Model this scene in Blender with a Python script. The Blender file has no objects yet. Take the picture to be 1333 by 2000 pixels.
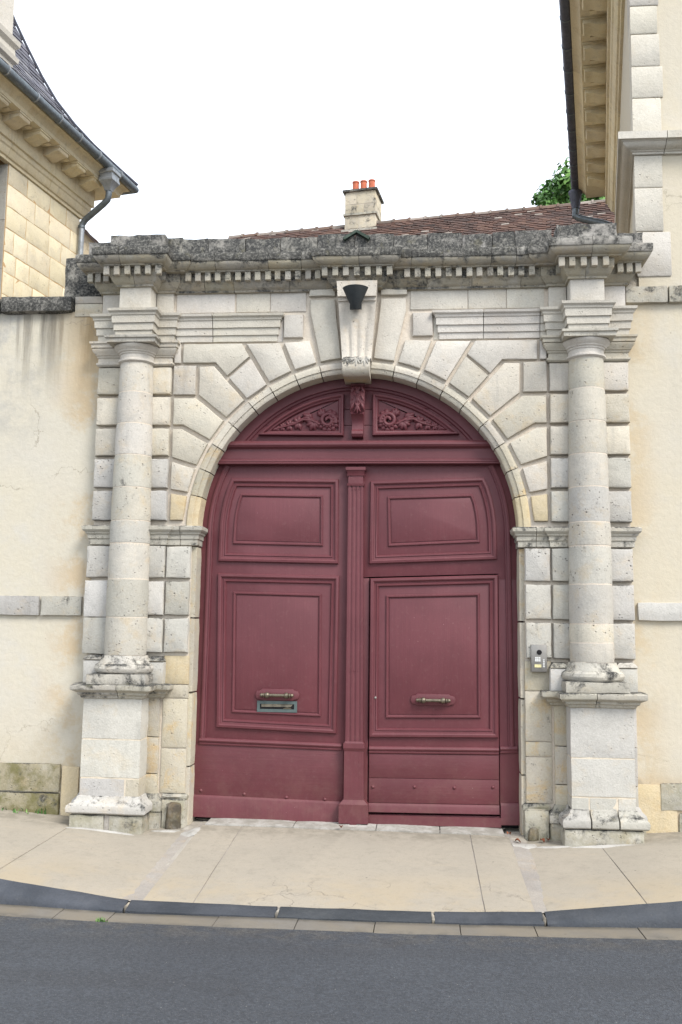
import bpy, bmesh, math, random
import numpy as np
from mathutils import Vector, Matrix, noise
R = math.radians
random.seed(7)
SC = bpy.context.scene
COL = SC.collection

# ------------------------------------------------------------------ camera
cam_d = bpy.data.cameras.new('camera')
cam = bpy.data.objects.new('camera', cam_d)
COL.objects.link(cam)
cam_d.sensor_fit = 'VERTICAL'
cam_d.sensor_height = 36.0
cam_d.sensor_width = 24.0
cam_d.lens = 32.4
cam_d.clip_start = 0.05
cam_d.clip_end = 600
yaw, pit, rol = R(-4.7753), R(6.8903), R(0.7129)
fw = Vector((math.sin(yaw) * math.cos(pit), math.cos(yaw) * math.cos(pit), math.sin(pit)))
rt = Vector((math.cos(yaw), -math.sin(yaw), 0))
up = rt.cross(fw)
r2 = rt * math.cos(rol) + up * math.sin(rol)
u2 = -rt * math.sin(rol) + up * math.cos(rol)
M = Matrix((r2, u2, -fw)).transposed().to_4x4()
M.translation = Vector((0.54, -8.0, 1.67))
cam.matrix_world = M
SC.camera = cam

# ------------------------------------------------------------------ sky, sun, exposure
SUN_EL, SUN_AZ = 46.0, 134.0       # azimuth clockwise from +y: in front of the facade, from the right
W = bpy.data.worlds.new('World')
SC.world = W
W.use_nodes = True
wn, wl = W.node_tree.nodes, W.node_tree.links
wn.clear()
wo = wn.new('ShaderNodeOutputWorld')
bg = wn.new('ShaderNodeBackground')
sk = wn.new('ShaderNodeTexSky')
sk.sky_type = 'NISHITA'
sk.sun_disc = False
sk.sun_elevation = R(SUN_EL)
sk.sun_rotation = R(SUN_AZ)
hs = wn.new('ShaderNodeMixRGB')
hs.inputs[0].default_value = 0.8          # an even veil of bright white cloud over the blue sky
hs.inputs[2].default_value = (6.4, 6.75, 7.2, 1)
wl.new(sk.outputs[0], hs.inputs[1])
wl.new(hs.outputs[0], bg.inputs[0])
bg.inputs[1].default_value = 0.105
wl.new(bg.outputs[0], wo.inputs[0])
sl = bpy.data.lights.new('sun', 'SUN')
sl.energy = 1.5
sl.angle = R(24)
sl.color = (1.0, 0.96, 0.90)
so = bpy.data.objects.new('sun', sl)
COL.objects.link(so)
sd = Vector((math.sin(R(SUN_AZ)) * math.cos(R(SUN_EL)), math.cos(R(SUN_AZ)) * math.cos(R(SUN_EL)), math.sin(R(SUN_EL))))
so.rotation_euler = sd.to_track_quat('Z', 'Y').to_euler()
so.location = (0, -6, 20)
SC.view_settings.view_transform = 'Standard'
SC.view_settings.look = 'None'
SC.view_settings.gamma = 1
SC.view_settings.exposure = 1.56
SC.view_settings.use_curve_mapping = False

# ------------------------------------------------------------------ materials
def nodes(name):
    m = bpy.data.materials.new(name)
    m.use_nodes = True
    return m, m.node_tree.nodes, m.node_tree.links, m.node_tree.nodes['Principled BSDF']

class NT:
    """small node helper"""
    def __init__(s, name):
        s.m, s.n, s.l, s.b = nodes(name)
    def set(s, inp, v):
        if hasattr(v, 'links') or hasattr(v, 'is_linked'):
            s.l.new(v, inp)
        elif isinstance(v, (tuple, list)):
            inp.default_value = tuple(v) + ((1,) if len(v) == 3 and inp.type == 'RGBA' else ())
        else:
            inp.default_value = v
    def pos(s): return s.n.new('ShaderNodeNewGeometry').outputs['Position']
    def nrm(s): return s.n.new('ShaderNodeNewGeometry').outputs['Normal']
    def rnd(s): return s.n.new('ShaderNodeObjectInfo').outputs['Random']
    def attr(s, a):
        x = s.n.new('ShaderNodeAttribute'); x.attribute_name = a; return x.outputs['Fac']
    def vm(s, op, a, b=None):
        x = s.n.new('ShaderNodeVectorMath'); x.operation = op
        s.set(x.inputs[0], a)
        if b is not None: s.set(x.inputs[1], b)
        return x.outputs[0]
    def m_(s, op, a, b=None, c=None, clamp=False):
        x = s.n.new('ShaderNodeMath'); x.operation = op; x.use_clamp = clamp
        s.set(x.inputs[0], a)
        if b is not None: s.set(x.inputs[1], b)
        if c is not None: s.set(x.inputs[2], c)
        return x.outputs[0]
    def noise(s, v, scale, detail=5, rough=0.55, dist=0.0):
        x = s.n.new('ShaderNodeTexNoise')
        s.set(x.inputs['Vector'], v)
        x.inputs['Scale'].default_value = scale; x.inputs['Detail'].default_value = detail
        x.inputs['Roughness'].default_value = rough; x.inputs['Distortion'].default_value = dist
        return x.outputs['Fac']
    def voro(s, v, scale, feature='F1'):
        x = s.n.new('ShaderNodeTexVoronoi'); x.feature = feature
        s.set(x.inputs['Vector'], v); x.inputs['Scale'].default_value = scale
        return x.outputs['Distance']
    def ramp(s, v, lo, hi, to0=0.0, to1=1.0):
        x = s.n.new('ShaderNodeMapRange'); x.clamp = True; x.interpolation_type = 'SMOOTHSTEP'
        s.set(x.inputs[0], v); s.set(x.inputs[1], lo); s.set(x.inputs[2], hi)
        s.set(x.inputs[3], to0); s.set(x.inputs[4], to1)
        return x.outputs[0]
    def mix(s, f, a, b, mode='MIX'):
        x = s.n.new('ShaderNodeMixRGB'); x.blend_type = mode
        s.set(x.inputs[0], f); s.set(x.inputs[1], a); s.set(x.inputs[2], b)
        return x.outputs[0]
    def xyz(s, v):
        x = s.n.new('ShaderNodeSeparateXYZ'); s.set(x.inputs[0], v); return x.outputs
    def comb(s, a, b, c):
        x = s.n.new('ShaderNodeCombineXYZ')
        for i, q in enumerate((a, b, c)): s.set(x.inputs[i], q)
        return x.outputs[0]
    def bump(s, h, dist=0.01, strength=1.0):
        x = s.n.new('ShaderNodeBump'); x.inputs['Distance'].default_value = dist
        x.inputs['Strength'].default_value = strength
        s.set(x.inputs['Height'], h); s.l.new(x.outputs[0], s.b.inputs['Normal'])
    def done(s, c, rough=0.9, spec=0.2, metal=0.0):
        s.set(s.b.inputs['Base Color'], c); s.set(s.b.inputs['Roughness'], rough)
        s.b.inputs['Specular IOR Level'].default_value = spec
        s.b.inputs['Metallic'].default_value = metal
        return s.m

def stone(name, c1, c2, grey=0.45, ochre=0.3, lichen=0.0, pits=1.0, var=0.22, moss=0.0, streak=0.3, blk=(0.034, 0.034, 0.033), lclean=0.0, lup=.14, lit=(.235, .225, .20), desat=.17, gain=.92):
    t = NT(name)
    def ds(c):
        l = .3 * c[0] + .55 * c[1] + .15 * c[2]
        return tuple(gain * (q + (l - q) * desat) for q in c)
    c1, c2 = ds(c1), ds(c2)
    p, r = t.pos(), t.rnd()
    v = t.vm('ADD', p, t.comb(t.m_('MULTIPLY', r, 19.0), t.m_('MULTIPLY', r, 7.0), t.m_('MULTIPLY', r, 3.0)))
    n1 = t.noise(v, 2.2, 6, .6)
    n2 = t.noise(v, 9, 8, .68)
    n3 = t.noise(v, 75, 3, .6)
    n4 = t.noise(t.vm('ADD', v, (5.3, 2.1, 8.8)), 4.0, 7, .7, .4)
    c = t.mix(t.ramp(n1, .34, .66), c1, c2)
    c = t.mix(t.m_('MULTIPLY', t.ramp(n4, .5, .68), ochre), c, (.47, .335, .165))
    gm = t.m_('MULTIPLY', t.ramp(t.noise(t.vm('ADD', v, (1.7, 9.2, 4.4)), 5.5, 8, .72), .47, .68), grey)
    c = t.mix(gm, c, (.37, .355, .32))
    sx = t.vm('MULTIPLY', v, (11, 11, 1.1))
    c = t.mix(t.m_('MULTIPLY', t.ramp(t.noise(sx, 1.0, 5, .6), .55, .75), streak), c, (.25, .24, .22))
    # each block its own tone
    val = t.m_('ADD', t.m_('MULTIPLY', r, var), 1 - var * .55)
    c = t.mix(1.0, c, t.comb(val, val, t.m_('MULTIPLY', val, t.m_('ADD', .97, t.m_('MULTIPLY', t.m_('FRACT', t.m_('MULTIPLY', r, 13.7)), .07)))), 'MULTIPLY')
    c = t.mix(t.ramp(n3, .3, .75), t.mix(1.0, c, (.88, .88, .87), 'MULTIPLY'), c)
    # pock marks
    pm = t.m_('MULTIPLY', t.ramp(t.voro(v, 42), .30, .12), t.ramp(n2, .50, .66))
    pm2 = t.m_('MULTIPLY', t.ramp(t.voro(t.vm('ADD', v, (3, 3, 3)), 17), .16, .06), t.ramp(n4, .45, .6))
    pit = t.m_('MAXIMUM', pm, pm2)
    c = t.mix(t.m_('MULTIPLY', pit, .55 * pits), c, (.12, .115, .105))
    if moss:
        mm = t.m_('MULTIPLY', t.ramp(t.noise(t.vm('ADD', v, (6, 1, 2)), 3.5, 7, .7), .42, .62), moss)
        c = t.mix(mm, c, (.125, .115, .045))
    if lichen:
        nz = t.xyz(t.nrm())[2]
        ln = t.noise(v, 6.0, 9, .74, .3)
        lx = t.ramp(t.xyz(p)[0], 1.35, 2.1, 0, lclean)
        lm = t.ramp(t.m_('SUBTRACT', t.m_('ADD', t.m_('ADD', ln, lichen), t.m_('MULTIPLY', nz, lup)), lx), .45, .62)
        lc = t.mix(t.ramp(t.noise(v, 48, 6, .8), .44, .70), blk, lit)
        lc = t.mix(t.m_('MULTIPLY', t.ramp(t.noise(t.vm('ADD', v, (4, 4, 4)), 12, 4, .6), .58, .72), .5), lc, (.13, .12, .08))
        c = t.mix(lm, c, lc)
    h = t.m_('ADD', t.m_('MULTIPLY', n2, .8), t.m_('MULTIPLY', n3, .22))
    h = t.m_('SUBTRACT', h, t.m_('MULTIPLY', pit, .55 * pits))
    t.bump(h, .014, .8)
    return t.done(c, .92, .15)

def plaster(name, c1, c2, c3, left):
    t = NT(name)
    p = t.pos()
    x, y, z = t.xyz(p)[0:3]
    n1 = t.noise(p, .75, 6, .62)
    n2 = t.noise(t.vm('ADD', p, (4, 7, 1)), 1.9, 8, .7)
    n3 = t.noise(p, 22, 7, .7)
    c = t.mix(t.ramp(n1, .36, .64), c1, c2)
    c = t.mix(t.ramp(n2, .48, .7, 0, .6), c, c3)
    c = t.mix(t.m_('MULTIPLY', t.ramp(t.noise(t.vm('MULTIPLY', p, (1.2, 1.2, 3.2)), 1.4, 6, .7), .52, .72), .45), c, (.50, .45, .37))
    st = t.noise(t.vm('MULTIPLY', p, (6.5, 6.5, .45)), 1.0, 6, .65)
    if left:
        top = t.m_('MULTIPLY', t.ramp(z, 3.55, 4.5), t.ramp(st, .42, .66))
        c = t.mix(t.m_('MULTIPLY', top, .92), c, (.14, .125, .10))
        gb = t.m_('MULTIPLY', t.m_('MULTIPLY', t.ramp(z, 2.9, 4.0), t.ramp(x, -2.7, -3.1)), t.ramp(t.noise(t.vm('ADD', p, (8, 3, 5)), 1.7, 8, .74), .42, .62))
        c = t.mix(t.m_('MULTIPLY', gb, .75), c, (.29, .285, .27))
        oc = t.m_('MULTIPLY', t.ramp(x, -2.95, -2.5), t.ramp(t.m_('ADD', n2, t.ramp(z, 3.2, 4.4, 0, .2)), .48, .64))
        c = t.mix(t.m_('MULTIPLY', oc, .55), c, (.44, .29, .12))
        c = t.mix(t.m_('MULTIPLY', t.m_('MULTIPLY', t.ramp(z, 1.15, .4), t.ramp(n2, .35, .6)), .25), c, (.38, .30, .17))
    else:
        oc = t.m_('MULTIPLY', t.ramp(x, 2.72, 2.42), t.ramp(n2, .44, .6))
        c = t.mix(t.m_('MULTIPLY', oc, .4), c, (.46, .32, .15))
        lo = t.m_('MULTIPLY', t.ramp(z, .5, .2), t.ramp(n2, .36, .55))
        c = t.mix(t.m_('MULTIPLY', lo, .75), c, (.42, .25, .09))
        c = t.mix(t.m_('MULTIPLY', t.ramp(st, .56, .74), .18), c, (.40, .37, .32))
    ck = t.n.new('ShaderNodeTexVoronoi'); ck.feature = 'DISTANCE_TO_EDGE'; ck.inputs['Scale'].default_value = .9
    t.l.new(t.vm('ADD', p, t.comb(t.m_('MULTIPLY', t.noise(p, 3, 5, .6), .6), 0, t.m_('MULTIPLY', t.noise(t.vm('ADD', p, (9, 9, 9)), 3, 5, .6), .6))), ck.inputs['Vector'])
    ckm = t.m_('MULTIPLY', t.ramp(ck.outputs['Distance'], .006, .002), t.ramp(t.noise(t.vm('ADD', p, (2, 2, 7)), 1.1, 3, .5), .52, .6))
    c = t.mix(t.m_('MULTIPLY', ckm, .45), c, (.2, .17, .13))
    c = t.mix(t.m_('MULTIPLY', t.m_('MULTIPLY', t.ramp(z, .75, .2), t.ramp(n2, .4, .62)), .35), c, (.34, .30, .22))
    sp = t.m_('MULTIPLY', t.ramp(t.voro(p, 9), .075, .03), t.ramp(n2, .5, .62))
    c = t.mix(t.m_('MULTIPLY', sp, .6), c, (.20, .17, .13))
    c = t.mix(t.ramp(n3, .3, .7, .12, 0), c, (.3, .27, .21))
    t.bump(t.m_('ADD', n3, t.m_('MULTIPLY', t.noise(p, 3.0, 4, .5), 1.0)), .009, .5)
    return t.done(c, .95, .1)

def paint(name, col, rough=.42, dirt=.25, grain=(60, 60, 2.5)):
    t = NT(name)
    p = t.pos()
    n1 = t.noise(p, 1.6, 6, .6)
    gr = t.noise(t.vm('MULTIPLY', p, grain), 1.0, 4, .6)
    f = t.noise(p, 30, 6, .7)
    dk = tuple(q * .9 for q in col); lt = tuple(min(1, q * 1.08 + .002) for q in col)
    c = t.mix(t.ramp(n1, .35, .65), dk, lt)
    c = t.mix(t.ramp(gr, .35, .7, .14, 0), c, tuple(q * .62 for q in col))
    zz = t.xyz(p)[2]
    c = t.mix(t.m_('MULTIPLY', t.ramp(zz, .75, .0), t.ramp(t.noise(p, 5, 7, .7), .42, .66, 0, .3)), c, (.15, .075, .062))
    ch = t.m_('MULTIPLY', t.ramp(t.voro(p, 24), .05, .025), t.ramp(n1, .53, .62))
    c = t.mix(ch, c, (.45, .33, .32))
    c = t.mix(t.m_('MULTIPLY', t.ramp(f, .52, .75), dirt), c, (.23, .15, .14))
    t.bump(t.m_('ADD', t.m_('MULTIPLY', gr, .7), t.m_('MULTIPLY', f, .3)), .0025, .6)
    return t.done(c, t.ramp(f, .3, .7, rough - .02, rough + .1), .38)

def metal(name, col, rough=.45, met=.6, dirt=(.1, .1, .1), amt=.4):
    t = NT(name)
    p = t.pos()
    n = t.noise(p, 14, 7, .7)
    s = t.noise(t.vm('MULTIPLY', p, (16, 16, 1.5)), 1, 5, .6)
    c = t.mix(t.m_('MULTIPLY', t.ramp(n, .42, .68), amt), col, dirt)
    c = t.mix(t.ramp(s, .5, .75, 0, amt * .6), c, tuple(q * 1.5 for q in col))
    t.bump(n, .002, .4)
    return t.done(c, t.ramp(n, .3, .7, rough - .08, rough + .2), .5, met)

def plain(name, col, rough=.8, spec=.2, var=.2, scale=20):
    t = NT(name)
    n = t.noise(t.pos(), scale, 6, .65)
    c = t.mix(t.ramp(n, .3, .7), tuple(q * (1 - var) for q in col), tuple(min(1, q * (1 + var)) for q in col))
    t.bump(n, .003, .4)
    return t.done(c, rough, spec)

CREAM, CREAM2 = (.555, .495, .395), (.49, .445, .365)
MT = {}
MT['stone'] = stone('limestone', CREAM, CREAM2, grey=.3, lichen=-.2)
MT['stone_col'] = stone('column limestone', (.535, .485, .40), (.46, .43, .365), grey=.5, pits=1.3, lichen=-.16)
MT['stone_top'] = stone('pale limestone', (.60, .555, .475), (.55, .50, .425), grey=.18, ochre=.12, pits=.6, streak=.12)
MT['stone_grey'] = stone('weathered limestone', (.485, .455, .395), (.425, .405, .36), grey=.6, ochre=.25, pits=1.5, lichen=-.13)
MT['stone_low'] = stone('stained limestone', (.50, .44, .315), (.45, .40, .31), grey=.35, ochre=.8, pits=.9, lichen=-.16)
MT['stone_yellow'] = stone('yellow repaired stone', (.56, .455, .275), (.54, .455, .31), grey=.12, ochre=.5, pits=.2, streak=.1, desat=.05)
MT['stone_base'] = stone('splashed base stone', (.46, .43, .35), (.38, .35, .28), grey=.6, ochre=.3, lichen=-.07, moss=.4)
MT['stone_ped'] = stone('pedestal stone', (.52, .495, .445), (.455, .435, .395), grey=.4, ochre=.2, pits=.5, streak=.35)
MT['stone_cap'] = stone('cornice stone with dark crust', (.40, .35, .25), (.33, .295, .225), grey=.5, ochre=.25, lichen=.03, streak=.9, lclean=.10)
MT['stone_dentil'] = stone('dentil stone', (.46, .415, .325), (.38, .345, .275), grey=.4, ochre=.2, lichen=-.03, lclean=.08)
MT['stone_black'] = stone('lichen blackened stone', (.36, .335, .29), (.29, .27, .235), grey=.6, ochre=.05, lichen=.145, lclean=.13, lup=.08, blk=(.046, .045, .042))
MT['stone_side'] = stone('grey side stone', (.36, .335, .29), (.29, .27, .235), grey=.6, ochre=.05, lichen=.06, lup=.14, streak=.6)
MT['stone_mould'] = stone('worn moulding stone', (.46, .435, .385), (.40, .38, .335), grey=.5, ochre=.3, lichen=-.115, streak=.4)
MT['stone_chim'] = stone('chimney stone', (.60, .52, .36), (.52, .45, .33), grey=.45, ochre=.4, lichen=-.055, streak=.6)
MT['stone_para'] = stone('grey lichen parapet', (.36, .335, .29), (.29, .27, .235), grey=.6, ochre=.05, lichen=.105, lclean=.05, lup=.08, blk=(.045, .045, .044))
MT['mortar_orange'] = stone('orange lime mortar', (.52, .33, .15), (.50, .34, .18), grey=.1, ochre=.2, pits=.2, var=0, desat=0)
MT['stone_ledge'] = stone('ledge stone', (.50, .46, .37), (.43, .40, .33), grey=.5, ochre=.2, lichen=-.012, lup=.12, lclean=.055)
MT['stone_ashlar'] = stone('warm ashlar', (.75, .655, .455), (.70, .615, .44), grey=.22, ochre=.2, pits=1.2, streak=.1, desat=.05)
MT['stone_eave'] = stone('ochre eaves stone', (.76, .655, .44), (.70, .60, .41), grey=.22, ochre=.35, pits=.3, desat=.05)
MT['stone_quoin'] = stone('pale quoin stone', (.59, .545, .465), (.545, .50, .42), grey=.25, ochre=.1, pits=.6, streak=.1)
MT['stone_moss'] = stone('mossy plinth stone', (.33, .29, .20), (.27, .24, .17), grey=.4, ochre=.3, moss=.85, lichen=-.10, desat=.05)
MT['stone_stump_hollow'] = stone('dark stained guard stone and hollow shade', (.13, .105, .08), (.09, .075, .06), grey=.3, ochre=.2, moss=.3, lichen=.0, desat=.05)
MT['mortar'] = stone('lime mortar', (.66, .56, .44), (.62, .54, .43), grey=.15, ochre=.15, pits=.3, var=0)
MT['mortar_grey'] = stone('grey mortar', (.36, .32, .26), (.30, .27, .23), grey=.4, ochre=.2, pits=.4, var=0)
MT['plaster_l'] = plaster('cream render', (.495, .452, .362), (.485, .452, .385), (.475, .46, .425), True)
MT['plaster_r'] = plaster('warm cream render', (.50, .446, .345), (.49, .445, .36), (.48, .45, .39), False)
MT['door'] = paint('burgundy gate paint', (.108, .0262, .0325), rough=.48, dirt=.12)
MT['door_h'] = paint('burgundy gate paint, boards laid flat', (.103, .025, .031), rough=.48, dirt=.12, grain=(2.5, 60, 60))
MT['brass'] = metal('worn brass', (.17, .145, .105), .38, .8, (.06, .052, .042), .6)
MT['slotm'] = metal('grey green slot plate', (.10, .13, .125), .5, .5, (.05, .06, .06), .4)
MT['dark'] = plain('deep shade black', (.012, .011, .012), .8)
MT['zinc'] = metal('weathered zinc', (.13, .15, .165), .48, .55, (.07, .08, .085), .5)
MT['zinc_d'] = metal('dark zinc', (.075, .08, .105), .5, .35, (.05, .052, .066), .5)
MT['zinc_l'] = metal('pale zinc', (.26, .275, .29), .45, .5, (.14, .15, .155), .5)
MT['steel'] = metal('brushed steel', (.25, .235, .215), .4, .7, (.24, .23, .21), .3)
MT['slate_lamp'] = metal('dark sheet metal', (.022, .026, .028), .55, .3, (.014, .017, .018), .5)
MT['iron'] = metal('green iron', (.03, .05, .035), .7, .2, (.02, .02, .02), .4)
MT['white'] = plain('milky plastic', (.6, .6, .58), .5)
MT['label'] = plain('yellow name label', (.55, .50, .27), .5)
MT['glass'] = plain('dark window glass', (.02, .024, .028), .08, .8, .1)
MT['wood_w'] = plain('grey painted frame', (.35, .34, .31), .6)
MT['terracotta'] = plain('terracotta', (.42, .125, .07), .8, .2, .2)
MT['bark'] = plain('bark', (.10, .075, .05), .9)
MT['soil'] = plain('dark litter soil', (.06, .05, .04), .95, .1, .5, 40)

def mat_attr(name, stops, rough=.85, bump=.004, spec=.25, lich=None):
    t = NT(name)
    a = t.attr('rnd')
    x = t.n.new('ShaderNodeValToRGB')
    e = x.color_ramp.elements
    e[0].position, e[0].color = stops[0][0], stops[0][1] + (1,)
    e[1].position, e[1].color = stops[-1][0], stops[-1][1] + (1,)
    for q in stops[1:-1]:
        k = e.new(q[0]); k.color = q[1] + (1,)
    t.l.new(a, x.inputs[0])
    c = x.outputs[0]
    n = t.noise(t.pos(), 9, 8, .72)
    c = t.mix(t.ramp(n, .45, .7, 0, .45), c, lich or (.1, .09, .08))
    t.bump(n, bump, .5)
    return t.done(c, rough, spec)
MT['tiles'] = mat_attr('old clay tiles', [(0, (.05, .036, .032)), (.3, (.085, .052, .043)), (.55, (.12, .066, .050)), (.75, (.15, .09, .064)), (.9, (.12, .10, .085)), (1, (.34, .29, .25))], lich=(.10, .085, .075))
MT['slates'] = mat_attr('roof slates', [(0, (.045, .042, .055)), (.5, (.07, .068, .088)), (.85, (.10, .095, .115)), (1, (.17, .165, .17))], .5, .003, .45)
MT['leaf'] = mat_attr('green leaves', [(0, (.04, .10, .025)), (.5, (.085, .19, .04)), (1, (.15, .28, .06))], .55, .001, .3, (.04, .1, .02))
MT['dryleaf'] = plain('dry leaf', (.18, .06, .03), .7, .2, .4)

def mk_asphalt():
    t = NT('worn asphalt')
    p = t.pos()
    n1 = t.noise(p, .8, 6, .6); n2 = t.noise(p, 55, 4, .75); v = t.voro(p, 110)
    n5 = t.noise(t.vm('MULTIPLY', p, (.35, 2.2, 1)), 1.2, 5, .6)
    c = t.mix(t.ramp(n1, .35, .65), (.060, .067, .078), (.072, .080, .092))
    c = t.mix(t.ramp(n5, .45, .68, 0, .45), c, (.052, .054, .059))
    gy = t.xyz(p)[1]
    c = t.mix(t.m_('MULTIPLY', t.ramp(gy, -2.55, -2.15), t.ramp(t.noise(p, 6, 6, .7), .42, .62, 0, .6)), c, (.115, .105, .09))
    oil = t.ramp(t.noise(t.vm('ADD', p, (3, 8, 2)), 2.6, 5, .6), .64, .72)
    c = t.mix(t.m_('MULTIPLY', oil, .4), c, (.04, .04, .043))
    c = t.mix(t.ramp(n2, .35, .7, .7, 0), c, (.035, .036, .040))
    c = t.mix(t.ramp(v, .24, .10, 0, .85), c, (.17, .17, .17))
    c = t.mix(t.ramp(t.noise(p, 38, 6, .85), .36, .64), t.mix(1.0, c, (.80, .80, .80), 'MULTIPLY'), t.mix(1.0, c, (1.14, 1.14, 1.14), 'MULTIPLY'))
    sp = t.m_('MULTIPLY', t.ramp(t.voro(p, 13), .05, .03), .8)
    c = t.mix(sp, c, (.26, .25, .23))
    t.bump(t.m_('SUBTRACT', n2, t.m_('MULTIPLY', v, .8)), .006, .8)
    return t.done(c, .88, .25)
MT['asphalt'] = mk_asphalt()

def mk_concrete(name, c1, c2, crack=True):
    t = NT(name)
    p, r = t.pos(), t.rnd()
    n1 = t.noise(p, 1.3, 7, .62); n2 = t.noise(p, 7, 8, .7); n3 = t.noise(p, 120, 3, .7)
    y = t.xyz(p)[1]; x = t.xyz(p)[0]
    c = t.mix(t.ramp(n1, .36, .64), c1, c2)
    c = t.mix(t.ramp(n2, .5, .72, 0, .4), c, tuple(q * .74 for q in c2))
    c = t.mix(t.ramp(t.noise(p, 16, 7, .75), .48, .68, 0, .3), c, tuple(q * .68 for q in c1))
    c = t.mix(t.ramp(t.noise(t.vm('MULTIPLY', p, (.6, 2.5, 1)), 2.0, 6, .65), .55, .72, 0, .35), c, tuple(min(1, q * k) for q, k in zip(c1, (1.13, 1.08, 1.0))))
    c = t.mix(t.ramp(n3, .35, .7, .25, 0), c, tuple(q * .6 for q in c1))
    c = t.mix(t.m_('MULTIPLY', t.ramp(t.voro(p, 5.5), .05, .03), .6), c, (.07, .06, .05))
    c = t.mix(t.m_('MULTIPLY', t.ramp(y, -.42, -.12), t.ramp(n2, .36, .6, 0, .5)), c, (.15, .135, .105))
    c = t.mix(t.m_('MULTIPLY', t.ramp(y, -.9, -1.6), t.ramp(t.noise(t.vm('ADD', p, (3, 6, 1)), 1.6, 7, .7), .38, .62, 0, .55)), c, tuple(q * k for q, k in zip(c1, (1.06, .97, .80))))
    c = t.mix(t.m_('MULTIPLY', t.m_('MULTIPLY', t.ramp(y, -1.99, -1.91), t.ramp(y, -1.80, -1.88)), t.ramp(n2, .3, .55, .2, .8)), c, (.07, .063, .052))
    c = t.mix(t.m_('MULTIPLY', t.ramp(y, -2.06, -2.13), t.ramp(n2, .4, .6, 0, .6)), c, (.08, .076, .07))
    c = t.mix(t.ramp(t.noise(p, 28, 5, .75), .56, .72, 0, .35), c, (.16, .145, .12))
    h = t.m_('ADD', n2, t.m_('MULTIPLY', n3, .3))
    if crack:
        w = t.vm('ADD', p, t.vm('MULTIPLY', t.n_col(p) if hasattr(t, 'n_col') else p, (0, 0, 0)))
        xx = t.n.new('ShaderNodeTexVoronoi'); xx.feature = 'DISTANCE_TO_EDGE'
        dv = t.vm('ADD', p, t.comb(t.m_('MULTIPLY', t.noise(p, 5, 4, .6), .35), t.m_('MULTIPLY', t.noise(t.vm('ADD', p, (9, 9, 9)), 5, 4, .6), .35), 0))
        t.l.new(dv, xx.inputs['Vector']); xx.inputs['Scale'].default_value = 2.1
        msk = t.m_('MULTIPLY', t.ramp(y, -1.1, -1.45), t.m_('MULTIPLY', t.ramp(x, -1.3, -.9), t.ramp(x, 1.4, 1.2)))
        msk = t.m_('MULTIPLY', msk, t.ramp(t.noise(t.vm('ADD', p, (2, 5, 1)), 1.5, 3, .5), .42, .5))
        cr = t.m_('MULTIPLY', t.ramp(xx.outputs['Distance'], .012, .004), msk)
        c = t.mix(t.m_('MULTIPLY', cr, .42), c, (.14, .12, .10))
        h = t.m_('SUBTRACT', h, cr)
    t.bump(h, .004, .6)
    return t.done(c, .92, .15)
MT['pavement'] = mk_concrete('sand coloured concrete', (.325, .290, .236), (.30, .27, .222))
MT['cement'] = mk_concrete('pale cement fillet', (.385, .355, .31), (.335, .305, .262), False)
MT['gutter'] = mk_concrete('grey brown gutter stone', (.175, .162, .143), (.155, .14, .12), False)
MT['thresh'] = mk_concrete('white threshold stone', (.43, .415, .385), (.36, .34, .31), False)
MT['kerb'] = stone('blue grey granite kerb', (.072, .079, .092), (.046, .052, .062), grey=.03, ochre=0, pits=.4, var=.2, streak=.0)
MT['court'] = plain('courtyard gravel', (.52, .47, .38), .95, .1, .25, 30)

# ------------------------------------------------------------------ object helpers
WL = {}
def tag(o, label=None, cat=None, group=None, kind=None):
    if label: o['label'] = label
    if cat: o['category'] = cat
    if group: o['group'] = group
    if kind: o['kind'] = kind
    return o
def link(o, parent=None, loc=(0, 0, 0)):
    COL.objects.link(o)
    loc = Vector(loc)
    WL[o.name] = loc
    if parent is not None:
        o.parent = parent
        o.location = loc - WL[parent.name]
    else:
        o.location = loc
    return o
def thing(name, label, cat, loc=(0, 0, 0), group=None, kind=None):
    o = bpy.data.objects.new(name, None)
    o.empty_display_size = .2
    link(o, None, loc)
    return tag(o, label, cat, group, kind)
def copy_of(src, parent, loc):
    o = src.copy()
    return link(o, parent, loc)

class MB:
    def __init__(s):
        s.v, s.f, s.a = [], [], []
    def add(s, vs, fs, rnd=None):
        n = len(s.v)
        s.v += [tuple(q) for q in vs]
        s.f += [tuple(i + n for i in f) for f in fs]
        s.a += [rnd if rnd is not None else 0.5] * len(fs)
        return s
    def box(s, x0, x1, y0, y1, z0, z1, fn=None, rnd=None):
        vs = [(x, y, z) for x in (x0, x1) for y in (y0, y1) for z in (z0, z1)]
        if fn: vs = [fn(*q) for q in vs]
        return s.add(vs, [(0, 1, 3, 2), (4, 6, 7, 5), (0, 4, 5, 1), (2, 3, 7, 6), (0, 2, 6, 4), (1, 5, 7, 3)], rnd)
    def build(s, name, mat, parent=None, smooth=True, angle=38, center=True, recalc=True):
        me = bpy.data.meshes.new(name)
        c = Vector((0, 0, 0))
        if center and s.v:
            a = np.array(s.v); c = Vector(((a.min(0) + a.max(0)) / 2).tolist())
            vs = [Vector(q) - c for q in s.v]
        else:
            vs = s.v
        me.from_pydata(vs, [], s.f)
        if any(q != .5 for q in s.a):
            at = me.attributes.new('rnd', 'FLOAT', 'FACE')
            at.data.foreach_set('value', s.a)
        if recalc:
            bm = bmesh.new(); bm.from_mesh(me)
            bmesh.ops.recalc_face_normals(bm, faces=bm.faces)
            bm.to_mesh(me); bm.free()
        if smooth:
            me.polygons.foreach_set('use_smooth', [True] * len(me.polygons))
            me.set_sharp_from_angle(angle=R(angle))
        me.materials.append(mat)
        o = bpy.data.objects.new(name, me)
        return link(o, parent, c)

def nz(x, y, z, f=6.0):
    return noise.noise(Vector((x * f, y * f, z * f)))

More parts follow.
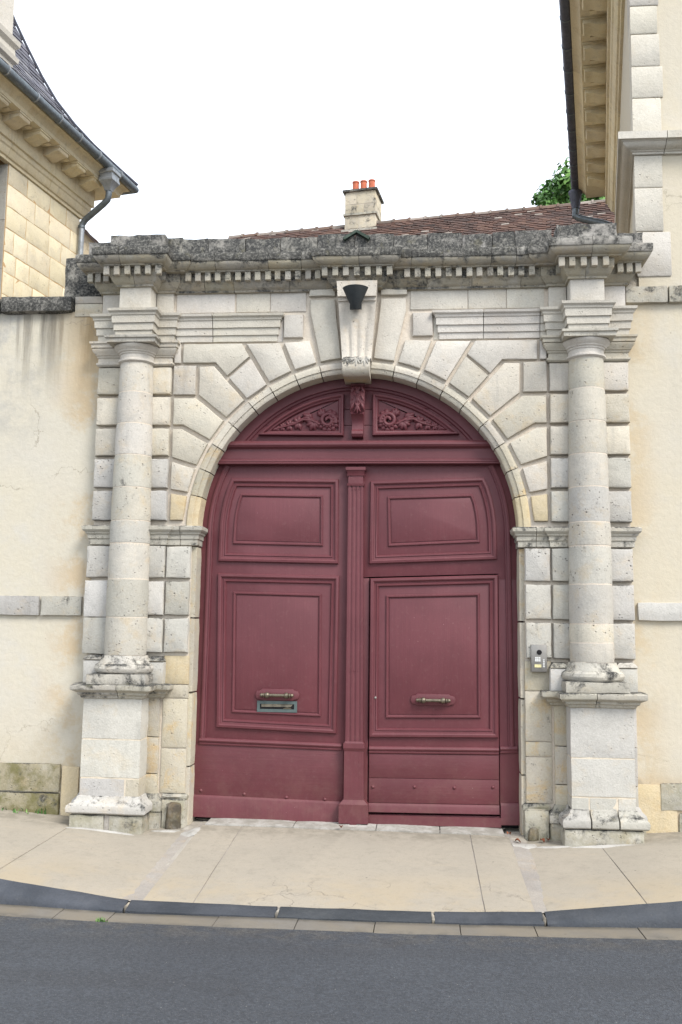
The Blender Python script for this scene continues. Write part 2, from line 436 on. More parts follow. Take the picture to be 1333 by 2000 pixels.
def inset(poly, d):
    """offset a closed 2-d polygon inwards (counter-clockwise order)"""
    n = len(poly); out = []
    for i in range(n):
        p0, p1, p2 = (Vector(poly[i - 1]), Vector(poly[i]), Vector(poly[(i + 1) % n]))
        e1, e2 = (p1 - p0), (p2 - p1)
        if e1.length < 1e-7: e1 = e2
        if e2.length < 1e-7: e2 = e1
        e1 = e1.normalized(); e2 = e2.normalized()
        n1, n2 = Vector((-e1.y, e1.x)), Vector((-e2.y, e2.x))
        m = n1 + n2
        k = max(.35, 1 + n1.dot(n2))
        out.append(tuple(p1 + m * (d / k)))
    return out
def area(poly):
    return sum(poly[i - 1][0] * poly[i][1] - poly[i][0] * poly[i - 1][1] for i in range(len(poly))) / 2
def ccw(poly):
    return list(poly) if area(poly) > 0 else list(poly)[::-1]
def resample(poly, step):
    out = []
    for i in range(len(poly)):
        a, b = Vector(poly[i]), Vector(poly[(i + 1) % len(poly)])
        k = max(1, int((b - a).length / step))
        out += [tuple(a.lerp(b, j / k)) for j in range(k)]
    return out
def slab(mb, poly, y0, y1, bev=.012, rough=.0035, step=.09, tilt=.004, fn=None, seed=0.0):
    """a stone with its face towards -y: polygon in (x,z), face at y0, back at y1, worn rounded arrises"""
    poly = ccw(poly)
    if rough:
        poly = resample(poly, step)
        poly = [(x + rough * nz(x + seed, 1.3, z, 9), z + rough * nz(x, 7.7 + seed, z, 9)) for x, z in poly]
    tx, tz = random.uniform(-tilt, tilt), random.uniform(-tilt, tilt)
    xs = [q[0] for q in poly]; zs = [q[1] for q in poly]
    cx, cz = sum(xs) / len(xs), sum(zs) / len(zs)
    w = max(.05, max(xs) - min(xs)); h = max(.05, max(zs) - min(zs))
    rings = [(0, y1), (0, y0 + bev), (bev * .28, y0 + bev * .3), (bev, y0)]
    vs, fs, n = [], [], len(poly)
    for d, y in rings:
        for x, z in (inset(poly, d) if d else poly):
            yy = y + (tx * (x - cx) / w + tz * (z - cz) / h if y < y1 else 0) + (rough * .6 * nz(x, z, seed + 3, 11) if y < y1 else 0)
            vs.append((x, yy, z))
    for r in range(3):
        for i in range(n):
            j = (i + 1) % n
            fs.append((r * n + i, r * n + j, (r + 1) * n + j, (r + 1) * n + i))
    fs.append(tuple(range(3 * n, 4 * n)))
    fs.append(tuple(range(n))[::-1])
    if fn: vs = [fn(*q) for q in vs]
    return mb.add(vs, fs)
def rect(x0, x1, z0, z1): return [(x0, z0), (x1, z0), (x1, z1), (x0, z1)]

def sweep(mb, prof, path, jit=.0, step=.12, cap=True, fn=None):
    """profile [(out,z)] along a plan polyline, outward on the right hand, mitred corners"""
    P = [Vector(q) for q in path]
    nn = []
    for i in range(len(P)):
        d1 = (P[i] - P[i - 1]).normalized() if i else None
        d2 = (P[i + 1] - P[i]).normalized() if i < len(P) - 1 else None
        n1 = Vector((d1.y, -d1.x)) if d1 else None
        n2 = Vector((d2.y, -d2.x)) if d2 else None
        if n1 is None: m = n2
        elif n2 is None: m = n1
        else: m = (n1 + n2) / max(.3, 1 + n1.dot(n2))
        nn.append(m)
    pts = []
    for i in range(len(P) - 1):
        k = max(1, int((P[i + 1] - P[i]).length / step)) if jit else 1
        for j in range(k):
            t = j / k
            pts.append((P[i].lerp(P[i + 1], t), nn[i] if j == 0 else None, i))
    pts.append((P[-1], nn[-1], len(P) - 2))
    vs = []
    for p, m, i in pts:
        if m is None:
            d = (P[i + 1] - P[i]).normalized(); m = Vector((d.y, -d.x))
        for o, z in prof:
            q = p + m * o
            a = jit
            vs.append((q.x + a * .6 * nz(q.x, q.y, z, 8), q.y + a * nz(q.x + 4, q.y, z, 8), z + a * nz(q.x, q.y + 9, z, 7)))
    n = len(prof); fs = []
    for i in range(len(pts) - 1):
        for j in range(n):
            k = (j + 1) % n
            fs.append((i * n + j, i * n + k, (i + 1) * n + k, (i + 1) * n + j))
    if cap:
        fs.append(tuple(range(n))); b = (len(pts) - 1) * n
        fs.append(tuple(range(b, b + n))[::-1])
    if fn: vs = [fn(*q) for q in vs]
    return mb.add(vs, fs)
def cut_path(path, cuts, gap=.005):
    """split a plan path that runs towards +x at the x positions in cuts"""
    out, cur = [], [Vector(path[0])]
    for i in range(len(path) - 1):
        a, b = Vector(path[i]), Vector(path[i + 1])
        if abs(b.x - a.x) > 1e-6:
            cs = sorted([c for c in cuts if min(a.x, b.x) < c < max(a.x, b.x)], reverse=b.x < a.x)
            for c in cs:
                t = (c - a.x) / (b.x - a.x); g = gap / 2 / abs(b.x - a.x)
                cur.append(a.lerp(b, t - g)); out.append(cur); cur = [a.lerp(b, t + g)]
        cur.append(b)
    out.append(cur)
    return [[tuple(q) for q in p] for p in out]
def lathe(mb, prof, cx, cy, seg=32, jit=0.0, a0=0, a1=360, caps=True):
    full = abs(a1 - a0) >= 360
    k = seg if full else seg + 1
    vs, fs = [], []
    for r, z in prof:
        for i in range(k):
            a = R(a0 + (a1 - a0) * i / seg)
            x, y = cx + r * math.cos(a), cy + r * math.sin(a)
            vs.append((x, y, z + jit * nz(x, y, z, 14)))
    for j in range(len(prof) - 1):
        for i in range(seg):
            i2 = (i + 1) % k
            fs.append((j * k + i, j * k + i2, (j + 1) * k + i2, (j + 1) * k + i))
    if caps and full:
        fs.append(tuple(range(k))[::-1]); b = (len(prof) - 1) * k
        fs.append(tuple(range(b, b + k)))
    return mb.add(vs, fs)
def tube(mb, pts, rad, seg=10, caps=True):
    P = [Vector(p) for p in pts]
    rr = rad if isinstance(rad, (list, tuple)) else [rad] * len(P)
    vs, fs = [], []
    d = (P[1] - P[0]).normalized()
    u = d.orthogonal().normalized()
    for i, p in enumerate(P):
        d = ((P[min(i + 1, len(P) - 1)] - P[max(i - 1, 0)])).normalized()
        u = (u - d * u.dot(d)).normalized(); w = d.cross(u)
        for k in range(seg):
            a = 2 * math.pi * k / seg
            vs.append(p + (u * math.cos(a) + w * math.sin(a)) * rr[i])
    for i in range(len(P) - 1):
        for k in range(seg):
            k2 = (k + 1) % seg
            fs.append((i * seg + k, i * seg + k2, (i + 1) * seg + k2, (i + 1) * seg + k))
    if caps:
        fs.append(tuple(range(seg))[::-1]); b = (len(P) - 1) * seg
        fs.append(tuple(range(b, b + seg)))
    return mb.add(vs, fs)
def rough_box(mb, x0, x1, y0, y1, z0, z1, amp=.012, step=.07, rnd=.02, fn=None, freq=7):
    """a weathered block: gridded box, worn corners, uneven faces"""
    nx, ny, nzz = [max(1, int(math.ceil((b - a) / step))) for a, b in ((x0, x1), (y0, y1), (z0, z1))]
    idx, vs, fs = {}, [], []
    c = Vector(((x0 + x1) / 2, (y0 + y1) / 2, (z0 + z1) / 2))
    def V(i, j, k):
        q = (i, j, k)
        if q not in idx:
            p = Vector((x0 + (x1 - x0) * i / nx, y0 + (y1 - y0) * j / ny, z0 + (z1 - z0) * k / nzz))
            ext = (i in (0, nx)) + (j in (0, ny)) + (k in (0, nzz))
            w = noise.noise_vector(p * freq) * amp + noise.noise_vector(p * freq * 3.3) * amp * .4
            if ext >= 2:
                s = (c - p)
                for ax, at in ((0, i in (0, nx)), (1, j in (0, ny)), (2, k in (0, nzz))):
                    if at: p[ax] += math.copysign(rnd * (.45 + .55 * abs(nz(p.x, p.y, p.z, 10))), s[ax])
            p = p + w
            idx[q] = len(vs); vs.append(tuple(p))
        return idx[q]
    for i in range(nx):
        for j in range(ny):
            fs.append((V(i, j, 0), V(i, j + 1, 0), V(i + 1, j + 1, 0), V(i + 1, j, 0)))
            fs.append((V(i, j, nzz), V(i + 1, j, nzz), V(i + 1, j + 1, nzz), V(i, j + 1, nzz)))
    for i in range(nx):
        for k in range(nzz):
            fs.append((V(i, 0, k), V(i + 1, 0, k), V(i + 1, 0, k + 1), V(i, 0, k + 1)))
            fs.append((V(i, ny, k), V(i, ny, k + 1), V(i + 1, ny, k + 1), V(i + 1, ny, k)))
    for j in range(ny):
        for k in range(nzz):
            fs.append((V(0, j, k), V(0, j, k + 1), V(0, j + 1, k + 1), V(0, j + 1, k)))
            fs.append((V(nx, j, k), V(nx, j + 1, k), V(nx, j + 1, k + 1), V(nx, j, k + 1)))
    if fn: vs = [fn(*q) for q in vs]
    return mb.add(vs, fs)
def pnl(mb, path, prof, closed=True):
    """moulding along a path in the (x,z) plane; profile [(inward offset, y)]; path counter-clockwise"""
    n = len(path); rings = []
    for o, y in prof:
        if closed:
            rings.append([(x, y, z) for x, z in inset(path, o)])
        else:
            q = []
            for i in range(n):
                a = Vector(path[max(0, i - 1)]); b = Vector(path[min(n - 1, i + 1)])
                d = (b - a).normalized(); p = Vector(path[i]) + Vector((-d.y, d.x)) * o
                q.append((p.x, y, p.y))
            rings.append(q)
    vs = [p for r in rings for p in r]; fs = []
    for r in range(len(rings) - 1):
        for i in range(n if closed else n - 1):
            j = (i + 1) % n
            fs.append((r * n + i, r * n + j, (r + 1) * n + j, (r + 1) * n + i))
    return mb.add(vs, fs)
def arc(cx, cz, r, a0, a1, n):
    return [(cx + r * math.cos(R(a0 + (a1 - a0) * i / n)), cz + r * math.sin(R(a0 + (a1 - a0) * i / n))) for i in range(n + 1)]



# ================================================================== GROUND
def lerp_tab(tab, x):
    if x <= tab[0][0]: return tab[0][1]
    for (a, b), (c, d) in zip(tab, tab[1:]):
        if x <= c: return b + (d - b) * (x - a) / (c - a)
    return tab[-1][1]
ZW = [(-8, .10), (-3.5, .05), (-3.1, .02), (-2.4, -.03), (-1.75, -.085), (-1.36, -.075), (-1.28, -.035), (1.28, -.05), (1.37, -.09), (1.7, -.078), (2.34, -.03), (2.75, 0), (8, .06)]
ZK = [(-8, .02), (-3.2, .0), (-2.3, -.055), (-1.38, -.165), (-.4, -.172), (.64, -.168), (1.34, -.142), (2.3, -.035), (3.0, .01), (8, .03)]
ZG = [(-8, -.15), (-3, -.165), (-1.3, -.205), (.6, -.2), (1.3, -.187), (2.3, -.165), (8, -.14)]
YK, YF = -1.76, -1.90
def pav_z(x, y):
    t = min(1, max(0, (-.05 - y) / (-.05 - YK)))
    return lerp_tab(ZW, x) * (1 - t) + lerp_tab(ZK, x) * t
def road_z(x, y):
    d = max(0, YF - y)
    return lerp_tab(ZG, x) * max(0, 1 - d / 4) + (-.19) * min(1, d / 4) + .05 * math.sin(min(1, d / 3.2) * math.pi / 2)

mb = MB()
xs = [-60, -20, -8] + [-5 + .5 * i for i in range(21)] + [8, 20, 60]
ys = [-60, -30, -16, -9] + [-6 + .25 * i for i in range(16)] + [-2.13]
n = len(ys)
vs = [(x, y, road_z(x, y)) for x in xs for y in ys]
mb.add(vs, [(i * n + j, (i + 1) * n + j, (i + 1) * n + j + 1, i * n + j + 1) for i in range(len(xs) - 1) for j in range(n - 1)])
tag(mb.build('road', MT['asphalt'], smooth=True), kind='structure')
# under-bed for pavement, kerb and gutter, and the court behind the gate
mb = MB(); mb.box(-60, 60, -2.3, .6, -.5, -.27)
tag(mb.build('ground', MT['soil']), kind='structure')
mb = MB(); mb.box(-60, 60, .6, 70, -.4, -.06)
tag(mb.build('courtyard', MT['court']), kind='structure')

mb = MB()
xs = [-20, -9] + [-6 + .3 * i for i in range(41)] + [9, 20]; ys = [-1.775 + .15 * i for i in range(13)] + [.12]
n = len(ys)
mb.add([(x, y, pav_z(x, y) - .011) for x in xs for y in ys], [(i * n + j, (i + 1) * n + j, (i + 1) * n + j + 1, i * n + j + 1) for i in range(len(xs) - 1) for j in range(n - 1)])
pave = tag(mb.build('pavement', MT['mortar_grey']), kind='structure')
def slab_piece(name, x0, x1, y0, y1, mat, parent, lift=0.0, zf=pav_z, th=.1, kx=None):
    nx = max(2, int((x1 - x0) / .12)); ny = max(2, int((y1 - y0) / .12))
    if x1 - x0 > 4: nx = 16
    vs, fs = [], []
    for i in range(nx + 1):
        for j in range(ny + 1):
            x = x0 + (x1 - x0) * i / nx; y = y0 + (y1 - y0) * j / ny
            e = -.006 if (i in (0, nx) or j in (0, ny)) else 0
            vs.append((x + (.003 * nz(x, y, 5, 9) if e else 0), y + (.003 * nz(x, y, 8, 9) if e else 0), zf(x, y) + lift + e + .004 * nz(x, y, 0, 2.2)))
    k = len(vs)
    top = [(i * (ny + 1) + j, (i + 1) * (ny + 1) + j, (i + 1) * (ny + 1) + j + 1, i * (ny + 1) + j + 1) for i in range(nx) for j in range(ny)]
    ring = [i * (ny + 1) for i in range(nx + 1)] + [nx * (ny + 1) + j for j in range(1, ny + 1)] + [i * (ny + 1) + ny for i in range(nx - 1, -1, -1)] + [j for j in range(ny - 1, 0, -1)]
    vs += [(vs[q][0], vs[q][1], vs[q][2] - th) for q in ring]
    m = len(ring)
    side = [(ring[i], ring[(i + 1) % m], k + (i + 1) % m, k + i) for i in range(m)]
    return MB().add(vs, top + side + [tuple(range(k, k + m))]).build(name, mat, parent, angle=60)
g = .004
for a, b in ((-9, -5), (-5, -3.6), (-3.6, -2.35), (-2.35, -1.345), (-1.275, -.93), (-.93, .98), (.98, 1.30), (1.372, 2.0), (2.0, 3.3), (3.3, 5), (5, 9)):
    slab_piece('paving_slab', a + g, b - g, YK + .004, .12 if abs(a + b) > 3 else -.035, MT['pavement'], pave)
for a, b in ((-1.345, -1.275), (1.30, 1.372)):
    slab_piece('cement_joint', a, b, YK + .004, .05, MT['cement'], pave, -.008)
# threshold of the carriageway
thr = [(-1.255, -.50), (-.50, .20), (.20, .735), (.735, 1.27)]
for a, b in thr:
    slab_piece('threshold_stone', a + .004, b - .004, -.03, .6, MT['thresh'], pave, .008, th=.12)
# cement flashed in the corners beside the threshold
for a, b in ((-1.46, -1.262), (1.277, 1.46)):
    mb = MB(); rough_box(mb, a, b, -.10, .5, -.2, -.070, .014, .04, .02); mb.build('cement_fillet', MT['cement'], pave)
def flat_patch(cx, cy, rx, ry, name, mat, seed, lift=.004):
    vs, k = [], 26
    for rr in (0, .55, 1):
        for q in range(k if rr else 1):
            a = 2 * math.pi * q / k; w = rr * (1 + .35 * nz(math.cos(a) + seed, math.sin(a), seed, 1.6) + .14 * nz(math.cos(a), math.sin(a) + seed, 1, 5))
            x, y = cx + rx * w * math.cos(a), cy + ry * w * math.sin(a)
            vs.append((x, y, pav_z(x, y) + lift + .012 * (1 - rr) * .5 - (.012 if rr == 1 else 0)))
    fs = [(0, 1 + q, 1 + (q + 1) % k) for q in range(k)] + [(1 + q, 1 + k + q, 1 + k + (q + 1) % k, 1 + (q + 1) % k) for q in range(k)]
    return MB().add(vs, fs).build(name, mat, pave, angle=70)
for i, (x, y, rx, ry) in enumerate(((-1.335, -.20, .10, .13), (-1.56, -.13, .16, .05), (1.42, -.22, .13, .10), (1.63, -.26, .20, .05), (-2.04, -.285, .36, .035), (2.0, -.29, .33, .03))):
    flat_patch(x, y, rx, ry, 'cement_patch', MT['thresh'], i * 3.7)
# kerb
kerb = tag(MB().box(-20, 20, YF + .02, YK - .01, -.34, -.266).build('kerb', MT['soil']), kind='structure')
kj = [-9, -6.8, -4.6, -3.3, -2.36, -1.35, -.355, .645, 1.345, 2.36, 3.4, 5.2, 7, 9]
for a, b in zip(kj, kj[1:]):
    a2, b2 = a + (.010 if abs(a) < 2 else .006), b - (.010 if abs(b) < 2 else .006)
    nx = max(4, int((b2 - a2) / .08)); vs, fs = [], []
    for i in range(nx + 1):
        x = a2 + (b2 - a2) * i / nx
        zt, zb = lerp_tab(ZK, x), lerp_tab(ZG, x)
        j = .004 * nz(x, 0, 0, 5); h = zt - zb
        prof = [(YK, zb - .08), (YK, zt - .004), (YK - .012, zt + .002), (YK - .06, zt - .004 - .02 * min(1, h / .1)), (YK - .095, zt - .16 * h - .012), (YK - .122, zt - .42 * h - .006), (YF, zb + .22 * h), (YF - .004, zb - .08)]
        vs += [(x, y + j, z + j * .6) for y, z in prof]
    m = 8
    for i in range(nx):
        for q in range(m):
            fs.append((i * m + q, i * m + (q + 1) % m, (i + 1) * m + (q + 1) % m, (i + 1) * m + q))
    fs += [tuple(range(m)), tuple(range(nx * m, nx * m + m))[::-1]]
    MB().add(vs, fs).build('kerb_stone', MT['kerb'], kerb, angle=50)
for x in (-1.35, -.355, .645, 1.345):        # wide mortared kerb joints
    zt, zb = lerp_tab(ZK, x), lerp_tab(ZG, x)
    mb = MB(); rough_box(mb, x - .012, x + .012, YF + .014, YK - .005, zb - .06, zt - .008, .006, .02, .008)
    mb.build('mortar_joint', MT['cement'], kerb)
gut = tag(MB().box(-20, 20, -2.15, YF, -.36, -.268).build('gutter', MT['soil']), kind='structure')
gj = [-9, -6, -4, -2.9, -2.3, -1.74, -1.40, -.72, -.21, .28, .81, 1.27, 1.9, 2.6, 3.6, 5, 9]
for a, b in zip(gj, gj[1:]):
    slab_piece('gutter_stone', a + .003, b - .003, -2.14, YF - .006, MT['gutter'], gut, random.uniform(-.003, .004), lambda x, y: lerp_tab(ZG, x) + .006 + (y - YF) * -.02, .1)

# ================================================================== THE STONE GATEWAY
gate = thing('stone_gateway', 'pale limestone carriage gateway with two round columns, rusticated blocks and a dark crusted cornice', 'gateway', (0, .2, 0))
CZ, RI = 2.49, 1.41                       # centre height and radius of the arch
Z_J = [3.965, 3.685, 3.40, 3.12, 2.83, 2.535]
Z_L = [2.335, 2.025, 1.70, 1.375]
# core behind the stones: what shows in the joints
mb = MB()
pts = [(1.46, -.3), (1.46, CZ)] + arc(0, CZ, 1.46, 0, 180, 40)[1:] + [(-1.46, -.3)]
out = []
for x, z in pts:
    if z <= CZ: out.append((2.364 if x > 0 else -2.364, z))
    else:
        a = math.atan2(z - CZ, x); k = min(2.364 / max(1e-6, abs(math.cos(a))), (4.95 - CZ) / max(1e-6, math.sin(a)))
        out.append((k * math.cos(a), CZ + k * math.sin(a)))
# insert the two top corners
P2, O2 = [], []
for i in range(len(pts)):
    P2.append(pts[i]); O2.append(out[i])
    if i + 1 < len(pts):
        a, b = out[i], out[i + 1]
        if abs(a[0]) > 2.363 and abs(b[0]) < 2.363 and b[1] > 4.94: P2.append(pts[i + 1]); O2.append((2.364, 4.95))
        if abs(b[0]) > 2.363 and abs(a[0]) < 2.363 and a[1] > 4.94: P2.append(pts[i]); O2.append((-2.364, 4.95))
n = len(P2); YA, YB = .043, .56
vs = [(x, YA, z) for x, z in P2] + [(x, YA, z) for x, z in O2] + [(x, YB, z) for x, z in P2] + [(x, YB, z) for x, z in O2]
fs = []
for i in range(n - 1):
    fs += [(i, i + 1, n + i + 1, n + i), (2 * n + i, 3 * n + i, 3 * n + i + 1, 2 * n + i + 1), (i, 2 * n + i, 2 * n + i + 1, i + 1), (n + i, n + i + 1, 3 * n + i + 1, 3 * n + i)]
core = mb.add(vs, fs).build('masonry_core', MT['mortar'], gate, smooth=False)

def sx(poly, s): return [(x * s, z) for x, z in poly]
def spath(path, s): return [tuple(p) for p in path] if s > 0 else [(-x, y) for x, y in path][::-1]

A = [4, 11.6, 21.1, 30.5, 39.9, 49.5, 58.4, 68, 77, 85.3]
def ip(a, r=1.527): return (r * math.cos(R(a)), CZ + r * math.sin(R(a)))
def lerp2(a, b, t): return (a[0] + (b[0] - a[0]) * t, a[1] + (b[1] - a[1]) * t)
XP = 1.682
K = {3: (1.57, 3.41), 4: (1.452, 3.695), 5: (1.29, 3.99)}
V = []
V.append(('stone_yellow', [(1.528, 2.545), (XP, 2.545), (XP, 2.83), ip(A[1])]))
V.append(('stone', [ip(A[1]), (XP, 2.83), (XP, 3.12), ip(A[2])]))
V.append(('stone', [ip(A[2]), (XP, 3.12), (XP, 3.41), K[3], ip(A[3])]))
V.append(('stone', [ip(A[3]), K[3], (XP, 3.41), (XP, 3.695), K[4], ip(A[4])]))
for_right = [('stone', [ip(A[4]), K[4], (1.455, 3.99), K[5], ip(A[5])]), ('stone', [(1.452, 3.695), (XP, 3.695), (XP, 3.99), (1.455, 3.99)])]
m5, m6 = lerp2(ip(A[5]), K[5], .62), lerp2(ip(A[6]), (1.045, 4.19), .66)
V.append(('stone_top', [ip(A[5]), m5, m6, ip(A[6])]))
V.append(('stone_top', [m5, K[5], (1.60, 3.99), (1.60, 4.19), (1.045, 4.19), m6]))
V.append(('stone_top', [(1.60, 3.99), (XP, 3.99), (XP, 4.19), (1.60, 4.19)]))
V.append(('stone_top', [ip(A[6]), (1.045, 4.195), (.692, 4.2), ip(A[7])]))
V.append(('stone_top', [ip(A[7]), (.692, 4.2), (.418, 4.215), ip(A[8])]))
V.append(('stone_top', [ip(A[8]), (.452, 4.46), (.455, 4.60), (.192, 4.60), ip(A[9])]))
V.append(('stone_top', [(.455, 4.60), (.455, 4.69), (.195, 4.69), (.192, 4.60)]))
thin = {5, 6, 7, 8, 11, 12}              # stones that meet in tight joints along one edge
for s in (-1, 1):
    lst = V[:4] + for_right + V[4:]
    for i, (mt, poly) in enumerate(lst):
        tight = i in (5, 6, 7, 8, 12)
        mb = MB(); slab(mb, inset(ccw(sx(poly, s)), .0125 if tight else .020), .004 if i else .012, .2, .009 if tight else .013, .005, .08, .006, None, i * 3.1 + s)
        o = mb.build('voussoir', MT[mt], gate)
    # spandrel block, frieze stones
    mb = MB(); slab(mb, sx(rect(.492, .672, 4.228, 4.445), s), .004, .2, .018, .003); mb.build('spandrel_stone', MT['stone_top'], gate)
    ch = [(.472, .80), (.805, 1.115), (1.13, 1.67)] if s < 0 else [(.472, .985), (.99, 1.325), (1.33, 1.66)]
    for a, b in ch:
        mb = MB(); slab(mb, sx(rect(a, b, 4.478, 4.672), s), .032, .2, .006, .004); mb.build('frieze_stone', MT['stone_top'], gate)
    mb = MB(); slab(mb, sx(rect(1.695, 1.85, 4.458, 4.67), s), .004, .2, .006, .003); mb.build('frieze_stone', MT['stone_top'], gate)
    mb = MB(); slab(mb, sx(rect(2.15, 2.36, 4.458, 4.67), s), .004, .2, .006, .003); mb.build('frieze_stone', MT['stone_top'], gate)
    mb = MB(); slab(mb, sx(rect(1.856, 2.146, 4.45, 4.672), s), -.168, .1, .008, .003); mb.build('frieze_block', MT['stone_top'], gate)
    # archivolt ring
    prof = [(1.519, .075), (1.517, .036), (1.506, .024), (1.482, .020), (1.456, .022), (1.452, .033), (1.428, .035), (1.412, .046), (1.409, .060), (1.409, .50), (1.47, .50)]
    AA = [0.6] + A[1:]
    for i in range(len(AA) - 1):
        a0, a1 = AA[i] + .18, AA[i + 1] - .18
        k = 4; vs = []; jt = random.uniform(-.003, .003)
        for q in range(k + 1):
            a = R(a0 + (a1 - a0) * q / k)
            for r, y in prof:
                rr = r + .0025 * nz(a * 3, y, i, 3)
                vs.append((s * rr * math.cos(a), y + jt * (y < .07), CZ + rr * math.sin(a)))
        m = len(prof); fs = [(q * m + j, q * m + (j + 1) % m, (q + 1) * m + (j + 1) % m, (q + 1) * m + j) for q in range(k) for j in range(m)]
        fs += [tuple(range(m)), tuple(range(k * m, k * m + m))[::-1]]
        MB().add(vs, fs).build('archivolt_stone', MT['stone_yellow'] if i == 0 else MT['stone_low'] if i < 3 else MT['stone'], gate)
    # the pilaster behind the column
    def pil(z0, z1, mt, nm, xa=1.690, xb=2.368, g0=.026, g1=.004, y=-.014):
        for a, b in ((xa, 1.985), (1.989, xb)):
            mb = MB(); slab(mb, sx(rect(a, b, z0 + g0, z1 - g1), s), y, .2, .016, .006, .05, .006, None, z0 * 5 + a); mb.build(nm, MT[mt], gate)
    for i in range(5):
        pil(Z_J[i + 1], Z_J[i], 'stone' if i < 3 else 'stone_grey', 'pilaster_stone')
    if s < 0:
        for i in range(3):
            for a, b in ((1.690, 1.985), (1.989, 2.40)):
                flush = a > 1.9 and i > 0
                mb = MB(); slab(mb, sx(rect(a, b, Z_L[i + 1] + (.003 if flush else .024), Z_L[i] - .004), s), -.016 if flush else -.014, .2, .006 if flush else .016, .006, .05, .006, None, i + a); mb.build('pilaster_stone', MT['stone_ped'] if flush else MT['stone_grey'], gate)
    else:
        for i in range(3): pil(Z_L[i + 1], Z_L[i], 'stone_grey', 'pilaster_stone')
    # jamb blocks below the impost, and the plain stones of the reveal
    for i in range(3):
        mb = MB(); slab(mb, sx(rect(1.462, 1.676, Z_L[i + 1] + .026, Z_L[i] - .004), s), .000, .2, .016, .006, .05, .005, None, i * 2.2 + s); mb.build('jamb_stone', MT['stone_grey'], gate)
    jl = [(.20, .575, 'stone_low'), (.582, 1.0 if s < 0 else .70, 'stone_low'), (1.006 if s < 0 else .706, 1.12, 'stone_low'), (1.126, 1.372, 'stone_yellow' if s < 0 else 'stone_low')]
    for a, b, mt in jl:
        mb = MB(); slab(mb, sx(rect(1.452, 1.672, a, b), s), .030, .2, .008, .004, .07, .006); mb.build('jamb_stone', MT[mt], gate)
    for a, b in ((-.12, .42), (.425, 1.05), (1.055, 1.70), (1.705, 2.335)):
        mb = MB(); x0, x1 = (1.412, 1.47); rough_box(mb, min(s * x0, s * x1), max(s * x0, s * x1), .052, .5, a, b, .003, .1, .008); mb.build('reveal_stone', MT['stone_low'], gate)
    # impost moulding
    pr = [(0, 2.338), (.012, 2.345), (.012, 2.392), (.022, 2.398), (.024, 2.432), (.036, 2.440), (.040, 2.455), (.052, 2.462), (.062, 2.476), (.064, 2.502), (.05, 2.512), (-.08, 2.515), (-.08, 2.338)]
    pth = spath([(1.418, .30), (1.418, .03), (1.686, .03), (1.686, .004), (2.372, .004), (2.372, .12)], s)
    for seg in cut_path(pth, [s * 1.56, s * 1.99, ]):
        mb = MB(); sweep(mb, pr, seg, .0035, .06); mb.build('impost_moulding', MT['stone_ledge'], gate, angle=30)
    # pilaster capital
    pr = [(0, 3.967), (.012, 3.972), (.024, 3.985), (.024, 3.998), (.010, 4.006), (.008, 4.045), (.018, 4.052), (.020, 4.066), (.030, 4.07), (.034, 4.082), (.052, 4.104), (.056, 4.122), (.048, 4.13), (.062, 4.136), (.064, 4.165), (.076, 4.172), (.078, 4.190), (-.05, 4.192), (-.05, 3.967)]
    mb = MB(); sweep(mb, pr, spath([(1.692, .09), (1.692, .0), (2.362, .0), (2.362, .12)], s), .002, .1); mb.build('pilaster_capital', MT['stone'], gate, angle=28)
    # architrave: three fasciae, broken forward over the column
    pr = [(0, 4.197), (.018, 4.199), (.020, 4.252), (.032, 4.257), (.034, 4.318), (.047, 4.323), (.050, 4.386), (.058, 4.392), (.062, 4.410), (.080, 4.424), (.084, 4.446), (-.06, 4.458), (-.06, 4.197)]
    pth = spath([(.75, .14), (.75, .038), (1.69, .038), (1.69, -.002), (1.853, -.002), (1.853, -.152), (2.149, -.152), (2.149, -.002), (2.36, -.002), (2.36, .14)], s)
    for seg in cut_path(pth, [s * (1.32 if s < 0 else 1.12), s * (1.66 if s < 0 else 1.615)], .007):
        mb = MB(); sweep(mb, pr, seg, .0025, .1); mb.build('architrave_stone', MT['stone_top'], gate, angle=28)
    mb = MB(); slab(mb, sx(rect(.68, 1.68, 4.198, 4.462), s), .035, .2, .004, .003); mb.build('architrave_bed', MT['stone_top'], gate)

    # ---------------- column
    cx, cy = s * 2.003, -.022
    def cr(z):
        t = (z - 1.37) / (3.975 - 1.37)
        return .183 - .033 * max(0, (t - .22) / .78) ** 1.25
    mb = MB(); lathe(mb, [(cr(1.36 + i * .2615) - .004, 1.36 + i * .2615) for i in range(11)], cx, cy, 36)
    col = mb.build('column', MT['mortar'], gate)
    dz = [1.372, 1.70, 2.03, 2.345, 2.545, 2.84, 3.13, 3.415, 3.70, 3.972] if s < 0 else [1.372, 1.535, 1.69, 2.02, 2.345, 2.545, 2.845, 3.13, 3.415, 3.70, 3.972]
    for i, (a, b) in enumerate(zip(dz, dz[1:])):
        a2, b2 = a + .0025, b - .0025; e = random.uniform(-.0015, .002)
        prof = [(cr(a2) - .012, a2), (cr(a2) - .003 + e, a2 + .003)] + [(cr(a2 + (b2 - a2) * k / 4) + e, a2 + (b2 - a2) * k / 4) for k in (1, 2, 3)] + [(cr(b2) - .003 + e, b2 - .003), (cr(b2) - .012, b2)]
        mb = MB(); lathe(mb, prof, cx, cy, 40, .003); mb.build('drum', MT['stone_grey'] if 1.6 < a < 2.9 and i % 2 else MT['stone_col'], col)
    mb = MB(); lathe(mb, [(.13, 3.96), (.156, 3.975), (.168, 3.984), (.168, 3.998), (.153, 4.006), (.152, 4.045), (.160, 4.05), (.162, 4.064), (.172, 4.068), (.176, 4.08), (.198, 4.10), (.207, 4.118), (.206, 4.128), (.19, 4.132)], cx, cy, 48, .0015)
    mb.build('capital', MT['stone_top'], col, angle=28)
